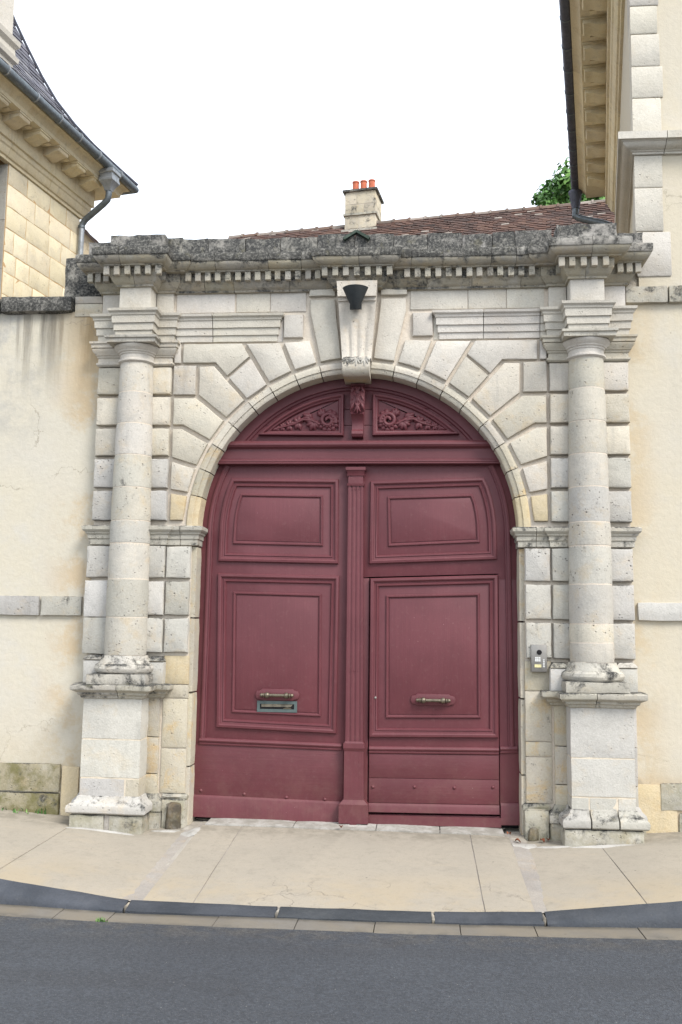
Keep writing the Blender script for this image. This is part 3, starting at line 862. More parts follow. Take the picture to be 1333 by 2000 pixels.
    pr = [(-.05, 4.130), (-.004, 4.131), (-.002, 4.163), (.012, 4.170), (.014, 4.190), (-.05, 4.193)]
    q = .222
    mb = MB(); sweep(mb, pr, [(cx - q, .0), (cx - q, cy - q), (cx + q, cy - q), (cx + q, .0)], .002, .08); mb.box(cx - q + .02, cx + q - .02, cy - q + .02, .0, 4.134, 4.188)
    mb.build('abacus', MT['stone_ledge'], col, angle=28)
    # base: torus and fillets on a square plinth
    mb = MB(); lathe(mb, [(.17, 1.375), (.197, 1.372), (.203, 1.352), (.210, 1.338), (.222, 1.318), (.226, 1.305), (.243, 1.298), (.256, 1.285), (.262, 1.262), (.256, 1.24), (.243, 1.226), (.2, 1.222)], cx, cy, 48, .004)
    mb.build('base_torus', MT['stone_ledge'], col, angle=28)
    mb = MB(); rough_box(mb, cx - .262, cx + .262, -.275, .06, 1.128, 1.224, .004, .06, .012); mb.build('base_plinth', MT['stone_ledge'], col)
    # pilaster base blocks either side
    for a, b, t in ((1.655, 1.80, 1.345), (2.20, 2.372, 1.352)):
        mb = MB(); slab(mb, sx(rect(a, b, 1.13, t - .03), s), -.045, .2, .008, .003); mb.build('pilaster_base', MT['stone_ped'], gate)
        mb = MB(); sweep(mb, [(.0, t - .028), (.012, t - .02), (.004, t - .004), (-.02, t + .018), (-.12, t + .02), (-.12, t - .03)], spath([(a + .01, .1), (a + .01, -.04), (b - .01, -.04), (b - .01, .1)], s), .003, .06); mb.build('pilaster_base_moulding', MT['stone_ledge'], gate)

    # ---------------- pedestal
    X0, X1, YD = 1.785, 2.30, -.205
    ped = MB().box(s * (X0 + .006) if s > 0 else -(X1 - .006), s * (X1 - .006) if s > 0 else -(X0 + .006), YD + .006, .3, -.25, 1.08).build('pedestal', MT['mortar'], gate)
    def die(x0, x1, z0, z1, mt, bev=.006):
        mb = MB(); rough_box(mb, min(s * x0, s * x1), max(s * x0, s * x1), YD - random.uniform(0, .004), .2, z0, z1, .003, .08, .007); mb.build('pedestal_stone', MT[mt], ped)
    if s < 0:
        die(X0, X1, .672, 1.035, 'stone_ped'); die(X0, X1, .352, .667, 'stone_ped')
        die(X0 + .125, X1, .195, .347, 'stone_ped'); die(X0, X0 + .118, .195, .347, 'stone_low')
    else:
        die(X0, X1, .612, 1.03, 'stone_ped'); die(X0, X1, .305, .607, 'stone_ped')
        for a, b in ((X0, 1.925), (1.932, 2.145), (2.152, X1)): die(a, b, .19, .298, 'stone_ped')
    # cap
    pr = [(0, 1.008), (.014, 1.016), (.022, 1.034), (.040, 1.044), (.044, 1.062), (.074, 1.078), (.086, 1.084), (.090, 1.094), (.090, 1.122), (.074, 1.130), (-.10, 1.136), (-.10, 1.008)]
    pth = spath([(1.668, .12), (1.668, -.012), (X0, -.012), (X0, YD), (X1, YD), (X1, -.012), (2.345, -.012), (2.345, .14)], s)
    for seg in cut_path(pth, [s * 1.99], .006):
        mb = MB(); sweep(mb, pr, seg, .004, .05); mb.build('pedestal_cap', MT['stone_ledge'], ped, angle=28)
    # base moulding and rough foot
    pr = [(0, .205), (.010, .198), (.016, .178), (.034, .160), (.060, .146), (.078, .132), (.084, .112), (.080, .078), (.066, .066), (-.05, .064), (-.05, .205)]
    pth = spath([(X0, .02), (X0, YD), (X1, YD), (X1, .02)], s)
    cuts = [] if s < 0 else [1.928, 2.148]
    for seg in cut_path(pth, cuts, .012):
        mb = MB(); sweep(mb, pr, seg, .0035, .05); mb.build('base_moulding', MT['stone_mould'], ped, angle=30)
    for a, b in ([(X0 - .06, 2.02), (2.05, X1 + .06)] if s < 0 else [(X0 - .07, X1 + .05)]):
        mb = MB(); rough_box(mb, min(s * a, s * b), max(s * a, s * b), YD - .065, .15, -.2, .064, .009, .05, .018); mb.build('foot_stone', MT['stone_base'], ped)
    if s < 0:
        mb = MB(); rough_box(mb, -2.06, -2.0, YD - .05, .1, -.2, .06, .006, .05, .01); mb.build('foot_filling', MT['mortar_grey'], ped)
    # strips of pilaster beside the pedestal
    for a, b in ((1.690, 1.795), (2.29, 2.362)):
        for z0, z1 in ((.195, .36), (.366, .672), (.678, 1.01)):
            mb = MB(); slab(mb, sx(rect(a, b, z0, z1), s), -.004, .2, .006, .003); mb.build('pilaster_stone', MT['stone_low'] if a < 2 else MT['stone_ped'], gate)
        pth = spath([(a, .1), (a, -.004), (b, -.004), (b, .12)], s)
        mb = MB(); sweep(mb, [(0, .20), (.010, .19), (.02, .165), (.05, .135), (.058, .11), (.055, .06), (-.03, .06), (-.03, .20)], pth, .004, .05); mb.build('pilaster_foot_moulding', MT['stone_ped'] if a > 2 else MT['stone_base'], gate, angle=30)
        mb = MB(); rough_box(mb, min(s * (a - .05), s * (b + .05)), max(s * (a - .05), s * (b + .05)), -.055, .15, -.22, .062, .006, .05, .012); mb.build('pilaster_foot', MT['stone_base'], gate)
    mb = MB(); rough_box(mb, min(s * 1.425, s * 1.64), max(s * 1.425, s * 1.64), -.02, .2, -.22, .155, .008, .05, .015); mb.build('jamb_foot', MT['stone_base'], gate)
    mb = MB(); rough_box(mb, min(s * 1.415, s * 1.66), max(s * 1.415, s * 1.66), .015, .2, .14, .205, .010, .05, .02); mb.build('jamb_foot_ledge', MT['stone_base'], gate)

for a, b, t in ((-1.590, -1.462, .135), (1.455, 1.545, .02)):  # left: stained guard stone; right: dark block added in place of a hollow's shade
    mb = MB(); rough_box(mb, a, b, -.075, .05, -.25, t, .012, .04, .02); mb.build('guard_or_hollow_block', MT['stone_stump_hollow'], gate)
# ---------------- keystone: a scrolled console
key = MB()
def kw(z): return .125 + (.178 - .125) * (z - 3.95) / (4.66 - 3.95)
prof = [(.1, 4.69), (-.150, 4.69), (-.152, 4.548), (-.128, 4.545), (-.126, 4.515), (-.112, 4.512), (-.100, 4.44), (-.088, 4.36), (-.078, 4.25), (-.074, 4.12), (-.080, 4.03), (-.092, 3.995)]
nu = 25
rows = []
for y, z in prof:
    row = []
    for i in range(nu):
        u = i / (nu - 1) * 2 - 1
        gsum = 0
        if z < 4.36:
            dep = .014 if z < 4.30 else .006
            for c in (-.5, .02, .52):
                gsum = max(gsum, dep * max(0, 1 - ((u - c) / .16) ** 2))
        elif 4.36 <= z < 4.512:
            for c in (-.62, .62): gsum = max(gsum, .012 * max(0, 1 - ((u - c) / .22) ** 2))
        row.append((u * kw(z), y + gsum, z))
    rows.append(row)
vs = [p for r in rows for p in r]
fs = [(j * nu + i, j * nu + i + 1, (j + 1) * nu + i + 1, (j + 1) * nu + i) for j in range(len(rows) - 1) for i in range(nu - 1)]
b = len(vs)
for si in (0, nu - 1):                      # cheeks
    vs += [(r[si][0], .1, r[si][2]) for r in rows]
    for j in range(len(rows) - 1):
        q = b if si == 0 else b + len(rows)
        fs.append((j * nu + si, (j + 1) * nu + si, q + j + 1, q + j))
key.add(vs, fs)
keystone = key.build('keystone', MT['stone'], gate, angle=30, recalc=False)
mb = MB()                                   # the rolled foot of the console
ring = []
for i in range(17):
    a = R(100 + i * 20.0)
    ring.append((-.085 + .072 * math.cos(a) * 1.0, 3.915 + .082 * math.sin(a)))
vs, fs = [], []
for u in np.linspace(-1, 1, 13):
    w = .122 if abs(u) < 1 else .119
    for y, z in ring: vs.append((u * w, y, z))
m = len(ring)
for i in range(12):
    for j in range(m): fs.append((i * m + j, i * m + (j + 1) % m, (i + 1) * m + (j + 1) % m, (i + 1) * m + j))
fs += [tuple(range(m)), tuple(range(12 * m, 13 * m))]
mb.add(vs, fs); mb.build('scroll', MT['stone'], keystone, angle=50)
mb = MB(); mb.box(-.118, .118, -.07, .30, 3.84, 3.985); mb.build('keystone_tail', MT['stone_low'], keystone)

def leaf(mb, base, ang, ln, wd, ht, y, curl=0.0, sy=-1, rnd=None, dy=0.0):
    """a carved leaflet lying on a vertical face: base (x,z), direction ang in the (x,z) plane, standing out towards -y"""
    n, w = 6, 5
    vs = []
    for i in range(n + 1):
        t = i / n
        a = ang + curl * t
        bx = base[0] + sum(math.cos(ang + curl * k / n) for k in range(i)) * ln / n
        bz = base[1] + sum(math.sin(ang + curl * k / n) for k in range(i)) * ln / n
        ww = wd * (math.sin(math.pi * min(1, .12 + t * .88)) ** .7) * (1 + .18 * math.sin(t * 16))
        h = ht * (.35 + .65 * math.sin(math.pi * min(1, t * .8 + .15)))
        for j in range(w):
            v = j / (w - 1) * 2 - 1
            px, pz = bx - math.sin(a) * v * ww, bz + math.cos(a) * v * ww
            hh = h * (1 - abs(v) ** 1.6) - (.22 * h if abs(v) < .2 else 0)
            vs.append((px, y + dy * math.sin(t * 1.9) + sy * hh, pz))
    fs = [(i * w + j, i * w + j + 1, (i + 1) * w + j + 1, (i + 1) * w + j) for i in range(n) for j in range(w - 1)]
    return mb.add(vs, fs, rnd)
mb = MB()
for c in (-.075, 0, .075):
    for k, da in enumerate((-.8, -.4, 0, .4, .8)):
        leaf(mb, (c, 4.005), R(-90) + da, .100 - .035 * abs(da), .014, .013, -.108, dy=-.048)
mb.build('carved_leaves', MT['stone_ledge'], keystone, recalc=False)

# ---------------- cornice
def full_path(xe=2.362, y0=-.002, yf=-.17, yw=.022, yc=-.045, ye=.30):
    r = [(-xe, ye), (-xe, y0), (-2.149, y0), (-2.149, yf), (-1.853, yf), (-1.853, y0), (-1.69, y0), (-1.69, yw), (-.205, yw), (-.205, yc)]
    return r + [(-x, y) for x, y in r[::-1]]
CP = full_path()
core_c = MB()
sweep(core_c, [(0, 4.662), (.060, 4.740), (.066, 4.82), (.10, 4.86), (.10, 4.95), (-.05, 4.955), (-.05, 4.662)], CP)
cornice = core_c.build('cornice', MT['stone_cap'], gate)
bed = [(0, 4.655), (.018, 4.657), (.020, 4.676), (.030, 4.682), (.050, 4.700), (.060, 4.722), (.066, 4.730), (.070, 4.736), (.072, 4.818), (-.02, 4.818), (-.02, 4.655)]
cuts1 = [-2.0, -1.40, -1.13, -.62, -.01, .62, 1.02, 1.45, 1.98]
for seg in cut_path(CP, cuts1, .004):
    mb = MB(); sweep(mb, bed, seg, .003, .06); mb.build('bed_moulding', MT['stone_cap'], cornice, angle=28)
ovo = [(.05, 4.816), (.118, 4.818), (.124, 4.830), (.136, 4.832), (.150, 4.838), (.170, 4.852), (.184, 4.872), (.187, 4.886), (.186, 4.892), (.05, 4.892)]
cor = [(.05, 4.889), (.194, 4.890), (.198, 4.896), (.199, 4.950), (.190, 4.964), (.16, 4.972), (-.02, 4.982), (-.02, 4.889)]
cuts2 = [-2.10, -1.60, -1.28, -.80, -.50, .02, .48, .76, 1.18, 1.40, 2.02]
for seg in cut_path(CP, cuts2, .0035):
    mb = MB(); sweep(mb, ovo, seg, .004, .06); mb.build('ovolo_stone', MT['stone_cap'], cornice, angle=28)
    dx = random.uniform(-.004, .004)
    mb = MB(); sweep(mb, [(o, z + dx) for o, z in cor], seg, .008, .05); mb.build('corona_stone', MT['stone_black'], cornice, angle=40)
# dentils: one block, copied
dn = MB(); rough_box(dn, -.0275, .0275, -.052, .0, -.042, .042, .0025, .03, .005)
proto = dn.build('dentil', MT['stone_dentil'], cornice)
first = True
def dentil_at(x, y, z=4.776, rot=0):
    global first
    if first:
        o = proto; first = False
    else:
        o = proto.copy(); COL.objects.link(o); o.parent = cornice
    WL[o.name] = Vector((x, y, z))
    o.location = Vector((x, y - .026, z)) - WL[cornice.name]
    o.rotation_euler = (0, 0, rot)
for (ax, ay), (bx, by) in zip(CP, CP[1:]):
    L_ = abs(bx - ax)
    if L_ < .05: continue
    lo = ax - .086 if (ay in (-.17, -.045) or ax < -2.3) else ax + .150
    hi = bx + .086 if (ay in (-.17, -.045) or bx > 2.3) else bx - .150
    if hi < lo: lo = hi = (lo + hi) / 2
    k = int(round((hi - lo) / .0945))
    for i in range(k + 1):
        x = lo + (hi - lo) * i / k if k else lo
        if random.random() < .03: continue
        dentil_at(x + random.uniform(-.003, .003), ay - .068, 4.776 + random.uniform(-.002, .002))

# parapet: rough blackened blocks along the top
def para(x0, x1, y0, y1, z0, z1, mt='stone_para', amp=.014):
    mb = MB(); rough_box(mb, x0, x1, y0, y1, z0, z1, amp, .045, .007); return mb.build('parapet_stone', MT[mt], gate)
para(-2.245, -1.735, -.20, .45, 4.968, 5.145); para(-2.475, -2.235, -.12, .5, 4.965, 5.115)
para(-1.745, -1.60, -.10, .45, 4.965, 5.15)
for a, b, t in ((-1.605, -1.36, 5.128), (-1.362, -1.02, 5.125), (-1.022, -.70, 5.13), (-.702, -.36, 5.128), (-.362, -.03, 5.15), (-.032, .33, 5.15), (.328, .62, 5.13), (.618, .93, 5.14), (.928, 1.20, 5.125), (1.198, 1.40, 5.14), (1.398, 1.72, 5.15)):
    para(a, b, -.10 + random.uniform(-.008, .008), .45, 4.962, t + random.uniform(-.006, .006), 'stone_para', .009)
para(1.745, 2.262, -.20, .45, 4.968, 5.150); para(2.262, 2.50, -.10, .5, 4.965, 5.10)
mb = MB()
for sgn in (-1, 1):
    x0, z0, x1, z1 = -.01, 5.165, -.01 + sgn * .115, 5.085
    d = Vector((x1 - x0, 0, z1 - z0)).normalized(); nn_ = Vector((-d.z, 0, d.x)) * .012
    a, b_ = Vector((x0, -.125, z0)), Vector((x1, -.145, z1))
    q = [a - nn_, a + nn_, b_ + nn_, b_ - nn_]
    mb.add(q + [p + Vector((0, .05, 0)) for p in q], [(0, 1, 2, 3), (7, 6, 5, 4), (0, 4, 5, 1), (1, 5, 6, 2), (2, 6, 7, 3), (3, 7, 4, 0)])
brk = mb.build('iron_bracket', MT['iron'], smooth=False)
tag(brk, 'small green iron bracket shaped like a roof, bent over the middle of the parapet', 'bracket')
# the tall side stone at the left end and the small stones under it
mb = MB(); rough_box(mb, -2.80, -2.37, .14, .62, 4.655, 5.09, .006, .07, .02); mb.build('side_stone', MT['stone_side'], gate)
for a, b, z0, z1 in ((-2.655, -2.39, 4.605, 4.672), (-2.655, -2.39, 4.485, 4.60)):
    mb = MB(); slab(mb, rect(a, b, z0, z1), .085, .3, .006, .006); mb.build('side_stone', MT['stone'], gate)

# ================================================================== THE DOOR
door = thing('carriage_door', 'burgundy panelled double carriage door under a carved arched tympanum, closed inside the stone arch', 'door', (0, .24, 0))
YL = .215
DM = MT['door']
WIDE = [(0, YL + .004), (0, .196), (.006, .188), (.024, .184), (.034, .190), (.038, .200), (.052, .203), (.058, .197), (.068, .199), (.074, .208), (.078, YL + .004)]
THIN = [(0, YL + .004), (.002, .207), (.008, .201), (.018, .201), (.025, .207), (.028, YL + .004)]
def leaf_panel(poly, parent, prof, name):
    mb = MB(); pnl(mb, ccw(poly), prof); return mb.build(name, DM, parent, angle=30)
def leaf_poly(s):
    a = math.degrees(math.asin((3.105 - CZ) / 1.465))
    p = [(.004, -.028), (1.465, -.005), (1.465, CZ)] + arc(0, CZ, 1.465, 0, a, 10)[1:] + [(.004, 3.105)]
    return ccw([(x * s, z) for x, z in p])
for s in (-1, 1):
    if s < 0:
        mb = MB(); slab(mb, leaf_poly(s), YL, YL + .06, .002, 0, tilt=0)
    else:                                    # the right leaf is a frame round its wicket door
        mb = MB()
        P = leaf_poly(s)
        slab(mb, ccw([(.004, -.03), (1.465, -.008), (1.465, .050), (.118, .036), (.004, .036)]), YL, YL + .06, .002, 0, tilt=0)
        slab(mb, rect(.004, .114, .036, 2.072), YL, YL + .06, .001, 0, tilt=0)
        slab(mb, rect(1.252, 1.465, .050, 2.072), YL, YL + .06, .001, 0, tilt=0)
        top = [(.004, 2.072), (1.252, 2.072), (1.252, 2.125), (.118, 2.084), (.004, 2.084)]
        a = math.degrees(math.asin((3.105 - CZ) / 1.465))
        slab(mb, ccw([(.004, 2.0725), (.118, 2.084), (1.250, 2.122), (1.251, 2.0725), (1.465, 2.0725), (1.465, CZ)] + arc(0, CZ, 1.465, 0, a, 10)[1:] + [(.004, 3.105)]), YL, YL + .06, .001, 0, tilt=0)
    lf = mb.build('door_leaf', DM, door, angle=30)
    # upper panel, its outer side following the arch
    if s < 0:
        o = [(-.170, 2.961), (-1.150, 2.971)] + [(-1.25 * math.cos(R(q)), CZ + 1.25 * math.sin(R(q))) for q in (18, 14, 9, 4, 0)] + [(-1.254, 2.213), (-.163, 2.197)]
        i_ = [(-.309, 2.820), (-1.068, 2.834)] + [(-1.125 * math.cos(R(q)), CZ + 1.125 * math.sin(R(q))) for q in (14, 9, 4, 0)] + [(-1.128, 2.370), (-.303, 2.354)]
    else:
        o = [(.117, 2.945), (1.130, 2.977)] + [(1.237 * math.cos(R(q)), CZ + 1.237 * math.sin(R(q))) for q in (19, 14, 9, 4, 0)] + [(1.240, 2.246), (.113, 2.198)]
        i_ = [(.267, 2.806), (1.030, 2.830)] + [(1.09 * math.cos(R(q)), CZ + 1.09 * math.sin(R(q))) for q in (14, 9, 4, 0)] + [(1.094, 2.394), (.279, 2.354)]
    leaf_panel(o, lf, WIDE, 'panel_moulding'); leaf_panel(i_, lf, THIN, 'panel_bead')
    mb = MB(); slab(mb, inset(ccw(i_), .035), YL - .005, YL + .02, .004, 0, tilt=0); mb.build('panel', DM, lf)
    # moulded strip along the arched edge
    a = math.degrees(math.asin((3.09 - CZ) / 1.335))
    pts = [(1.352, .62), (1.345, 1.5), (1.338, CZ)] + arc(0, CZ, 1.336, 3, a, 10)
    pts = [(x * s, z) for x, z in pts]
    if s > 0: pts = pts[::1]
    else: pts = pts[::-1]
    mb = MB(); pnl(mb, pts, [(-.026, YL + .004), (-.024, .203), (-.016, .196), (-.004, .194), (.004, .201), (.014, .203), (.018, .198), (.026, .2), (.03, YL + .004)], False); mb.build('edge_moulding', DM, lf, angle=30)
    def stud(x, z, y, par):
        mb = MB(); vs = [(x, y - .012, z)]; k = 10
        for r, yy in ((.008, y - .010), (.014, y - .004), (.016, y + .002)):
            vs += [(x + r * math.cos(2 * math.pi * q / k), yy, z + r * math.sin(2 * math.pi * q / k)) for q in range(k)]
        fs = [(0, 1 + q, 1 + (q + 1) % k) for q in range(k)]
        for r in range(2): fs += [(1 + r * k + q, 1 + r * k + (q + 1) % k, 1 + (r + 1) * k + (q + 1) % k, 1 + (r + 1) * k + q) for q in range(k)]
        mb.add(vs, fs).build('bolt_head', DM, par, recalc=True)
    def xprof(x0, x1, prof, z0, z1, name, par):
        """profile [(y, dz)] extruded along x, from height z0 at x0 to z1 at x1"""
        n = len(prof); vs = [(x, y, zz + dz) for x, zz in ((x0, z0), (x1, z1)) for y, dz in prof]
        fs = [(j, (j + 1) % n, n + (j + 1) % n, n + j) for j in range(n)] + [tuple(range(n))[::-1], tuple(range(n, 2 * n))]
        return MB().add(vs, fs).build(name, DM, par, angle=30)
    RAIL = [(YL + .004, .032), (.203, .03), (.193, .022), (.187, .010), (.190, .0), (.199, -.004), (.201, -.012), (.196, -.018), (.199, -.028), (.207, -.032), (YL + .004, -.034)]
    FOOT = [(YL + .004, .022), (.206, .020), (.198, .010), (.193, -.002), (.192, -.03)]
    if s < 0:
        o = [(-.152, 2.090), (-1.252, 2.104), (-1.228, .744), (-.162, .712)]
        i_ = [(-.309, 1.929), (-1.112, 1.944), (-1.097, .872), (-.299, .852)]
        leaf_panel(o, lf, WIDE, 'panel_moulding'); leaf_panel(i_, lf, THIN, 'panel_bead')
        mb = MB(); slab(mb, inset(ccw(i_), .035), YL - .005, YL + .02, .004, 0, tilt=0); mb.build('panel', DM, lf)
        xprof(-1.375, -.115, RAIL, .622, .598, 'middle_rail', lf)
        mb = MB(); slab(mb, [(-1.46, .15), (-.10, .125), (-.10, .57), (-1.46, .592)], YL - .006, YL + .02, .003, 0, tilt=0); mb.build('kick_board', MT['door_h'], lf)
        xprof(-1.46, -.11, FOOT[:4] + [(.191, -.165), (YL + .03, -.165)], .142, .116, 'bottom_rail', lf)
        for x, z in ((-1.352, .196), (-.965, .176), (-.592, .158), (-.256, .150)): stud(x, z, YL - .006, lf)
    else:
        xprof(1.256, 1.40, RAIL, .606, .612, 'middle_rail', lf)
        xprof(1.256, 1.47, FOOT[:4] + [(.191, -.16), (YL + .03, -.16)], .142, .146, 'bottom_rail', lf)
        xprof(.118, 1.256, [(YL + .02, .035), (.192, .033), (.190, -.045), (YL + .02, -.045)], .0, .006, 'bottom_rail', lf)
        # ---- wicket
        YW = YL
        wp = [(.123, .052), (1.245, .062), (1.248, 2.112), (.122, 2.072)]
        mb = MB(); slab(mb, ccw(wp), YL - .004, YL + .05, .004, 0, tilt=0); wk = mb.build('wicket_door', DM, door)
        wk['label'] = 'wicket door cut into the right leaf, with a thin dark gap round it'
        sh = lambda prof: [(a_, b_ - .006 if b_ < YL else b_) for a_, b_ in prof]
        leaf_panel([(.124, 2.070), (1.246, 2.108), (1.240, .708), (.124, .690)], wk, sh(WIDE), 'panel_moulding')
        i_ = [(.262, 1.925), (1.090, 1.950), (1.092, .868), (.265, .853)]
        leaf_panel(i_, wk, sh(THIN), 'panel_bead')
        mb = MB(); slab(mb, inset(ccw(i_), .035), YL - .009, YL + .02, .004, 0, tilt=0); mb.build('panel', DM, wk)
        xprof(.126, 1.243, [(y - .003, z) for y, z in RAIL], .582, .596, 'middle_rail', wk)
        for z0, z1 in ((.345, .548), (.136, .341)):
            mb = MB(); slab(mb, [(.127, z0), (1.243, z0 + .012), (1.243, z1 + .012), (.127, z1)], YL - .011, YL + .02, .003, 0, tilt=0); mb.build('kick_board', MT['door_h'], wk)
        xprof(.127, 1.243, FOOT[:4] + [(.188, -.052), (YL + .02, -.052)], .112, .122, 'bottom_rail', wk)
        for x, z in ((.160, .268), (.521, .277), (.862, .279), (1.19, .292)): stud(x, z, YL - .011, wk)
        mb = MB()
        vs = []; k = 12
        for r, yy in ((.004, YL - .028), (.010, YL - .024), (.012, YL - .006)):
            vs += [(.178 + r * math.cos(2 * math.pi * q / k), yy, 1.028 + r * math.sin(2 * math.pi * q / k)) for q in range(k)]
        fs = [tuple(range(k))] + [(r * k + q, r * k + (q + 1) % k, (r + 1) * k + (q + 1) % k, (r + 1) * k + q) for r in range(2) for q in range(k)]
        mb.add(vs, fs).build('lock', MT['steel'], wk)
    # ---- pull handle on its shaped plate
    hx, hz, par = (-.688, 1.035, lf) if s < 0 else (.680, 1.017, wk)
    pl = [(-.195, -.010), (-.182, -.034), (-.150, -.040), (-.140, -.048), (.140, -.048), (.150, -.040), (.182, -.034), (.195, -.010), (.195, .012), (.182, .034), (.150, .040), (.138, .052), (-.138, .052), (-.150, .040), (-.182, .034), (-.195, .012)]
    mb = MB(); slab(mb, [(hx + x, hz + z) for x, z in pl], YL - .028, YL, .008, 0, tilt=0); mb.build('handle_plate', DM, par)
    mb = MB()
    hp = [(-.150, .004), (-.146, .014), (-.132, .018), (-.124, .013), (-.118, .020), (-.110, .020), (-.104, .013), (-.098, .024), (-.084, .027), (-.070, .022), (-.064, .014), (.064, .014), (.070, .022), (.084, .027), (.098, .024), (.104, .013), (.110, .020), (.118, .020), (.124, .013), (.132, .018), (.146, .014), (.150, .004)]
    k = 14; vs, fs = [], []
    for x, r in hp: vs += [(hx + x, YL - .058 + r * math.cos(2 * math.pi * q / k), hz + r * math.sin(2 * math.pi * q / k)) for q in range(k)]
    for i in range(len(hp) - 1): fs += [(i * k + q, i * k + (q + 1) % k, (i + 1) * k + (q + 1) % k, (i + 1) * k + q) for q in range(k)]
    fs += [tuple(range(k)), tuple(range((len(hp) - 1) * k, len(hp) * k))]
    mb.add(vs, fs)
    for x in (-.084, .084): tube(mb, [(hx + x, YL - .06, hz), (hx + x, YL - .01, hz)], .010, 8)
    mb.build('handle', MT['brass'], par)
    if s < 0:
        x0, x1, z0, z1, w = -.868, -.512, .886, .983, .026
        mb = MB()
        mb.box(x0, x1, YL - .016, YL + .002, z0, z0 + w); mb.box(x0, x1, YL - .016, YL + .002, z1 - w, z1)
        mb.box(x0, x0 + w, YL - .0158, YL + .002, z0 + w, z1 - w); mb.box(x1 - w, x1, YL - .0158, YL + .002, z0 + w, z1 - w)
        ls = mb.build('letter_slot', MT['slotm'], lf, smooth=False)
        mb = MB().box(x0 + w, x1 - w, YL - .008, YL + .001, z0 + w, z1 - w); mb.build('slot_shade_panel', MT['dark'], lf, smooth=False)  # black panel stands in for the shade inside the slot
        mb = MB(); mb.add([(x0 + w + .01, YL - .010, z1 - w - .002), (x1 - w - .012, YL - .010, z1 - w - .002), (x1 - w - .03, YL - .013, z1 - w - .024), (x0 + w + .012, YL - .013, z1 - w - .027)], [(0, 1, 2, 3)])
        mb.add([(-.64, YL - .012, .914), (-.56, YL - .012, .914), (-.565, YL - .014, .924), (-.60, YL - .014, .932), (-.63, YL - .013, .922)], [(0, 1, 2, 3, 4)])
        mb.build('slot_flap', MT['brass'], lf, smooth=False)

# ---- centre post
post = MB()
fl = []
for i in range(33):
    u = i / 32 * 2 - 1
    d = 0
    for c in (-.55, 0, .55):
        d = max(d, .006 * max(0, 1 - ((u - c) / .17) ** 2))
    fl.append((u, d))
def post_ring(z, hw, y):
    return [(-.012 * (z / 3) + u * hw, y + d, z) for u, d in fl]
vs, fs = [], []
zs = [(.655, .076), (2.895, .067)]
for z, hw in zs:
    vs += [(-.012 * (z / 3) - hw, YL + .01, z)] + post_ring(z, hw, .150) + [(-.012 * (z / 3) + hw, YL + .01, z)]
m = 35
fs = [(j, j + 1, m + j + 1, m + j) for j in range(m - 1)]
post.add(vs, fs)
cp = post.build('centre_post', DM, door, angle=25)
def pstep(z0, z1, hw0, hw1, y0, y1, nm):
    c0, c1 = -.012 * z0 / 3, -.012 * z1 / 3
    mb = MB().add([(c0 - hw0, YL + .01, z0), (c0 - hw0, y0, z0), (c0 + hw0, y0, z0), (c0 + hw0, YL + .01, z0), (c1 - hw1, YL + .01, z1), (c1 - hw1, y1, z1), (c1 + hw1, y1, z1), (c1 + hw1, YL + .01, z1)],
                  [(0, 1, 5, 4), (1, 2, 6, 5), (2, 3, 7, 6), (4, 5, 6, 7), (3, 2, 1, 0)])
    return mb.build(nm, DM, cp, smooth=False)
pstep(2.895, 2.915, .074, .078, .142, .138, 'post_band'); pstep(2.9152, 2.985, .066, .066, .148, .148, 'post_neck')
pstep(2.9852, 3.005, .074, .078, .142, .136, 'post_band'); pstep(3.0052, 3.035, .072, .084, .140, .128, 'post_capital'); pstep(3.0352, 3.062, .088, .088, .122, .122, 'post_capital')
pstep(.640, .655, .084, .078, .138, .146, 'post_band'); pstep(.60, .6398, .092, .092, .13, .13, 'post_band'); pstep(.575, .5998, .084, .092, .14, .13, 'post_band')
pstep(.165, .5748, .086, .084, .142, .142, 'post_shaft'); pstep(.13, .1648, .124, .09, .115, .14, 'post_foot'); pstep(-.028, .1298, .126, .126, .112, .112, 'post_foot')
pstep(-.055, -.0282, .028, .028, .10, .10, 'floor_stop')
for zc in (2.865, 1.26):
    for dx in (-.03, 0, .03):
        mb = MB(); mb.box(-.012 * zc / 3 + dx - .004, -.012 * zc / 3 + dx + .004, .146, .156, zc - .004, zc + .004); mb.build('rivet', DM, cp, smooth=False)

# ---- transom
TR = [(YL + .03, 3.312), (.172, 3.312), (.142, 3.302), (.128, 3.284), (.126, 3.268), (.136, 3.250), (.158, 3.240), (.166, 3.232), (.166, 3.142), (.158, 3.136), (.148, 3.130), (.146, 3.118), (.150, 3.112), (.146, 3.108), (.146, 3.098), (.160, 3.092), (YL + .03, 3.090)]
n = len(TR); vs = [(x, y, z) for x in (-1.40, 1.40) for y, z in TR]
fs = [(j, (j + 1) % n, n + (j + 1) % n, n + j) for j in range(n)] + [tuple(range(n))[::-1], tuple(range(n, 2 * n))]
MB().add(vs, fs).build('transom', MT['door_h'], door, angle=30)

# ---- tympanum
YT = .232
a0 = math.degrees(math.asin((3.30 - CZ) / 1.46))
mb = MB(); slab(mb, ccw(arc(0, CZ, 1.46, a0, 180 - a0, 30)), YT + .012, YT + .07, .001, 0, tilt=0)
tym = mb.build('tympanum', MT['door_h'], door)
def chord(z, r): return math.sqrt(max(0, r * r - (z - CZ) ** 2))
for z0, z1 in ((3.31, 3.462), (3.466, 3.612), (3.616, 3.79)):
    rr = 1.36; pr_ = [(chord(z0, rr), z0)] + [(chord(z0 + (z1 - z0) * k / 6, rr), z0 + (z1 - z0) * k / 6) for k in range(1, 7)]
    poly = [(x, z) for x, z in pr_] + [(-x, z) for x, z in pr_[::-1]]
    mb = MB(); slab(mb, ccw(poly), YT + .001, YT + .03, .002, 0, tilt=0); mb.build('board', MT['door_h'], tym)
a1 = math.degrees(math.asin((3.31 - CZ) / 1.33))
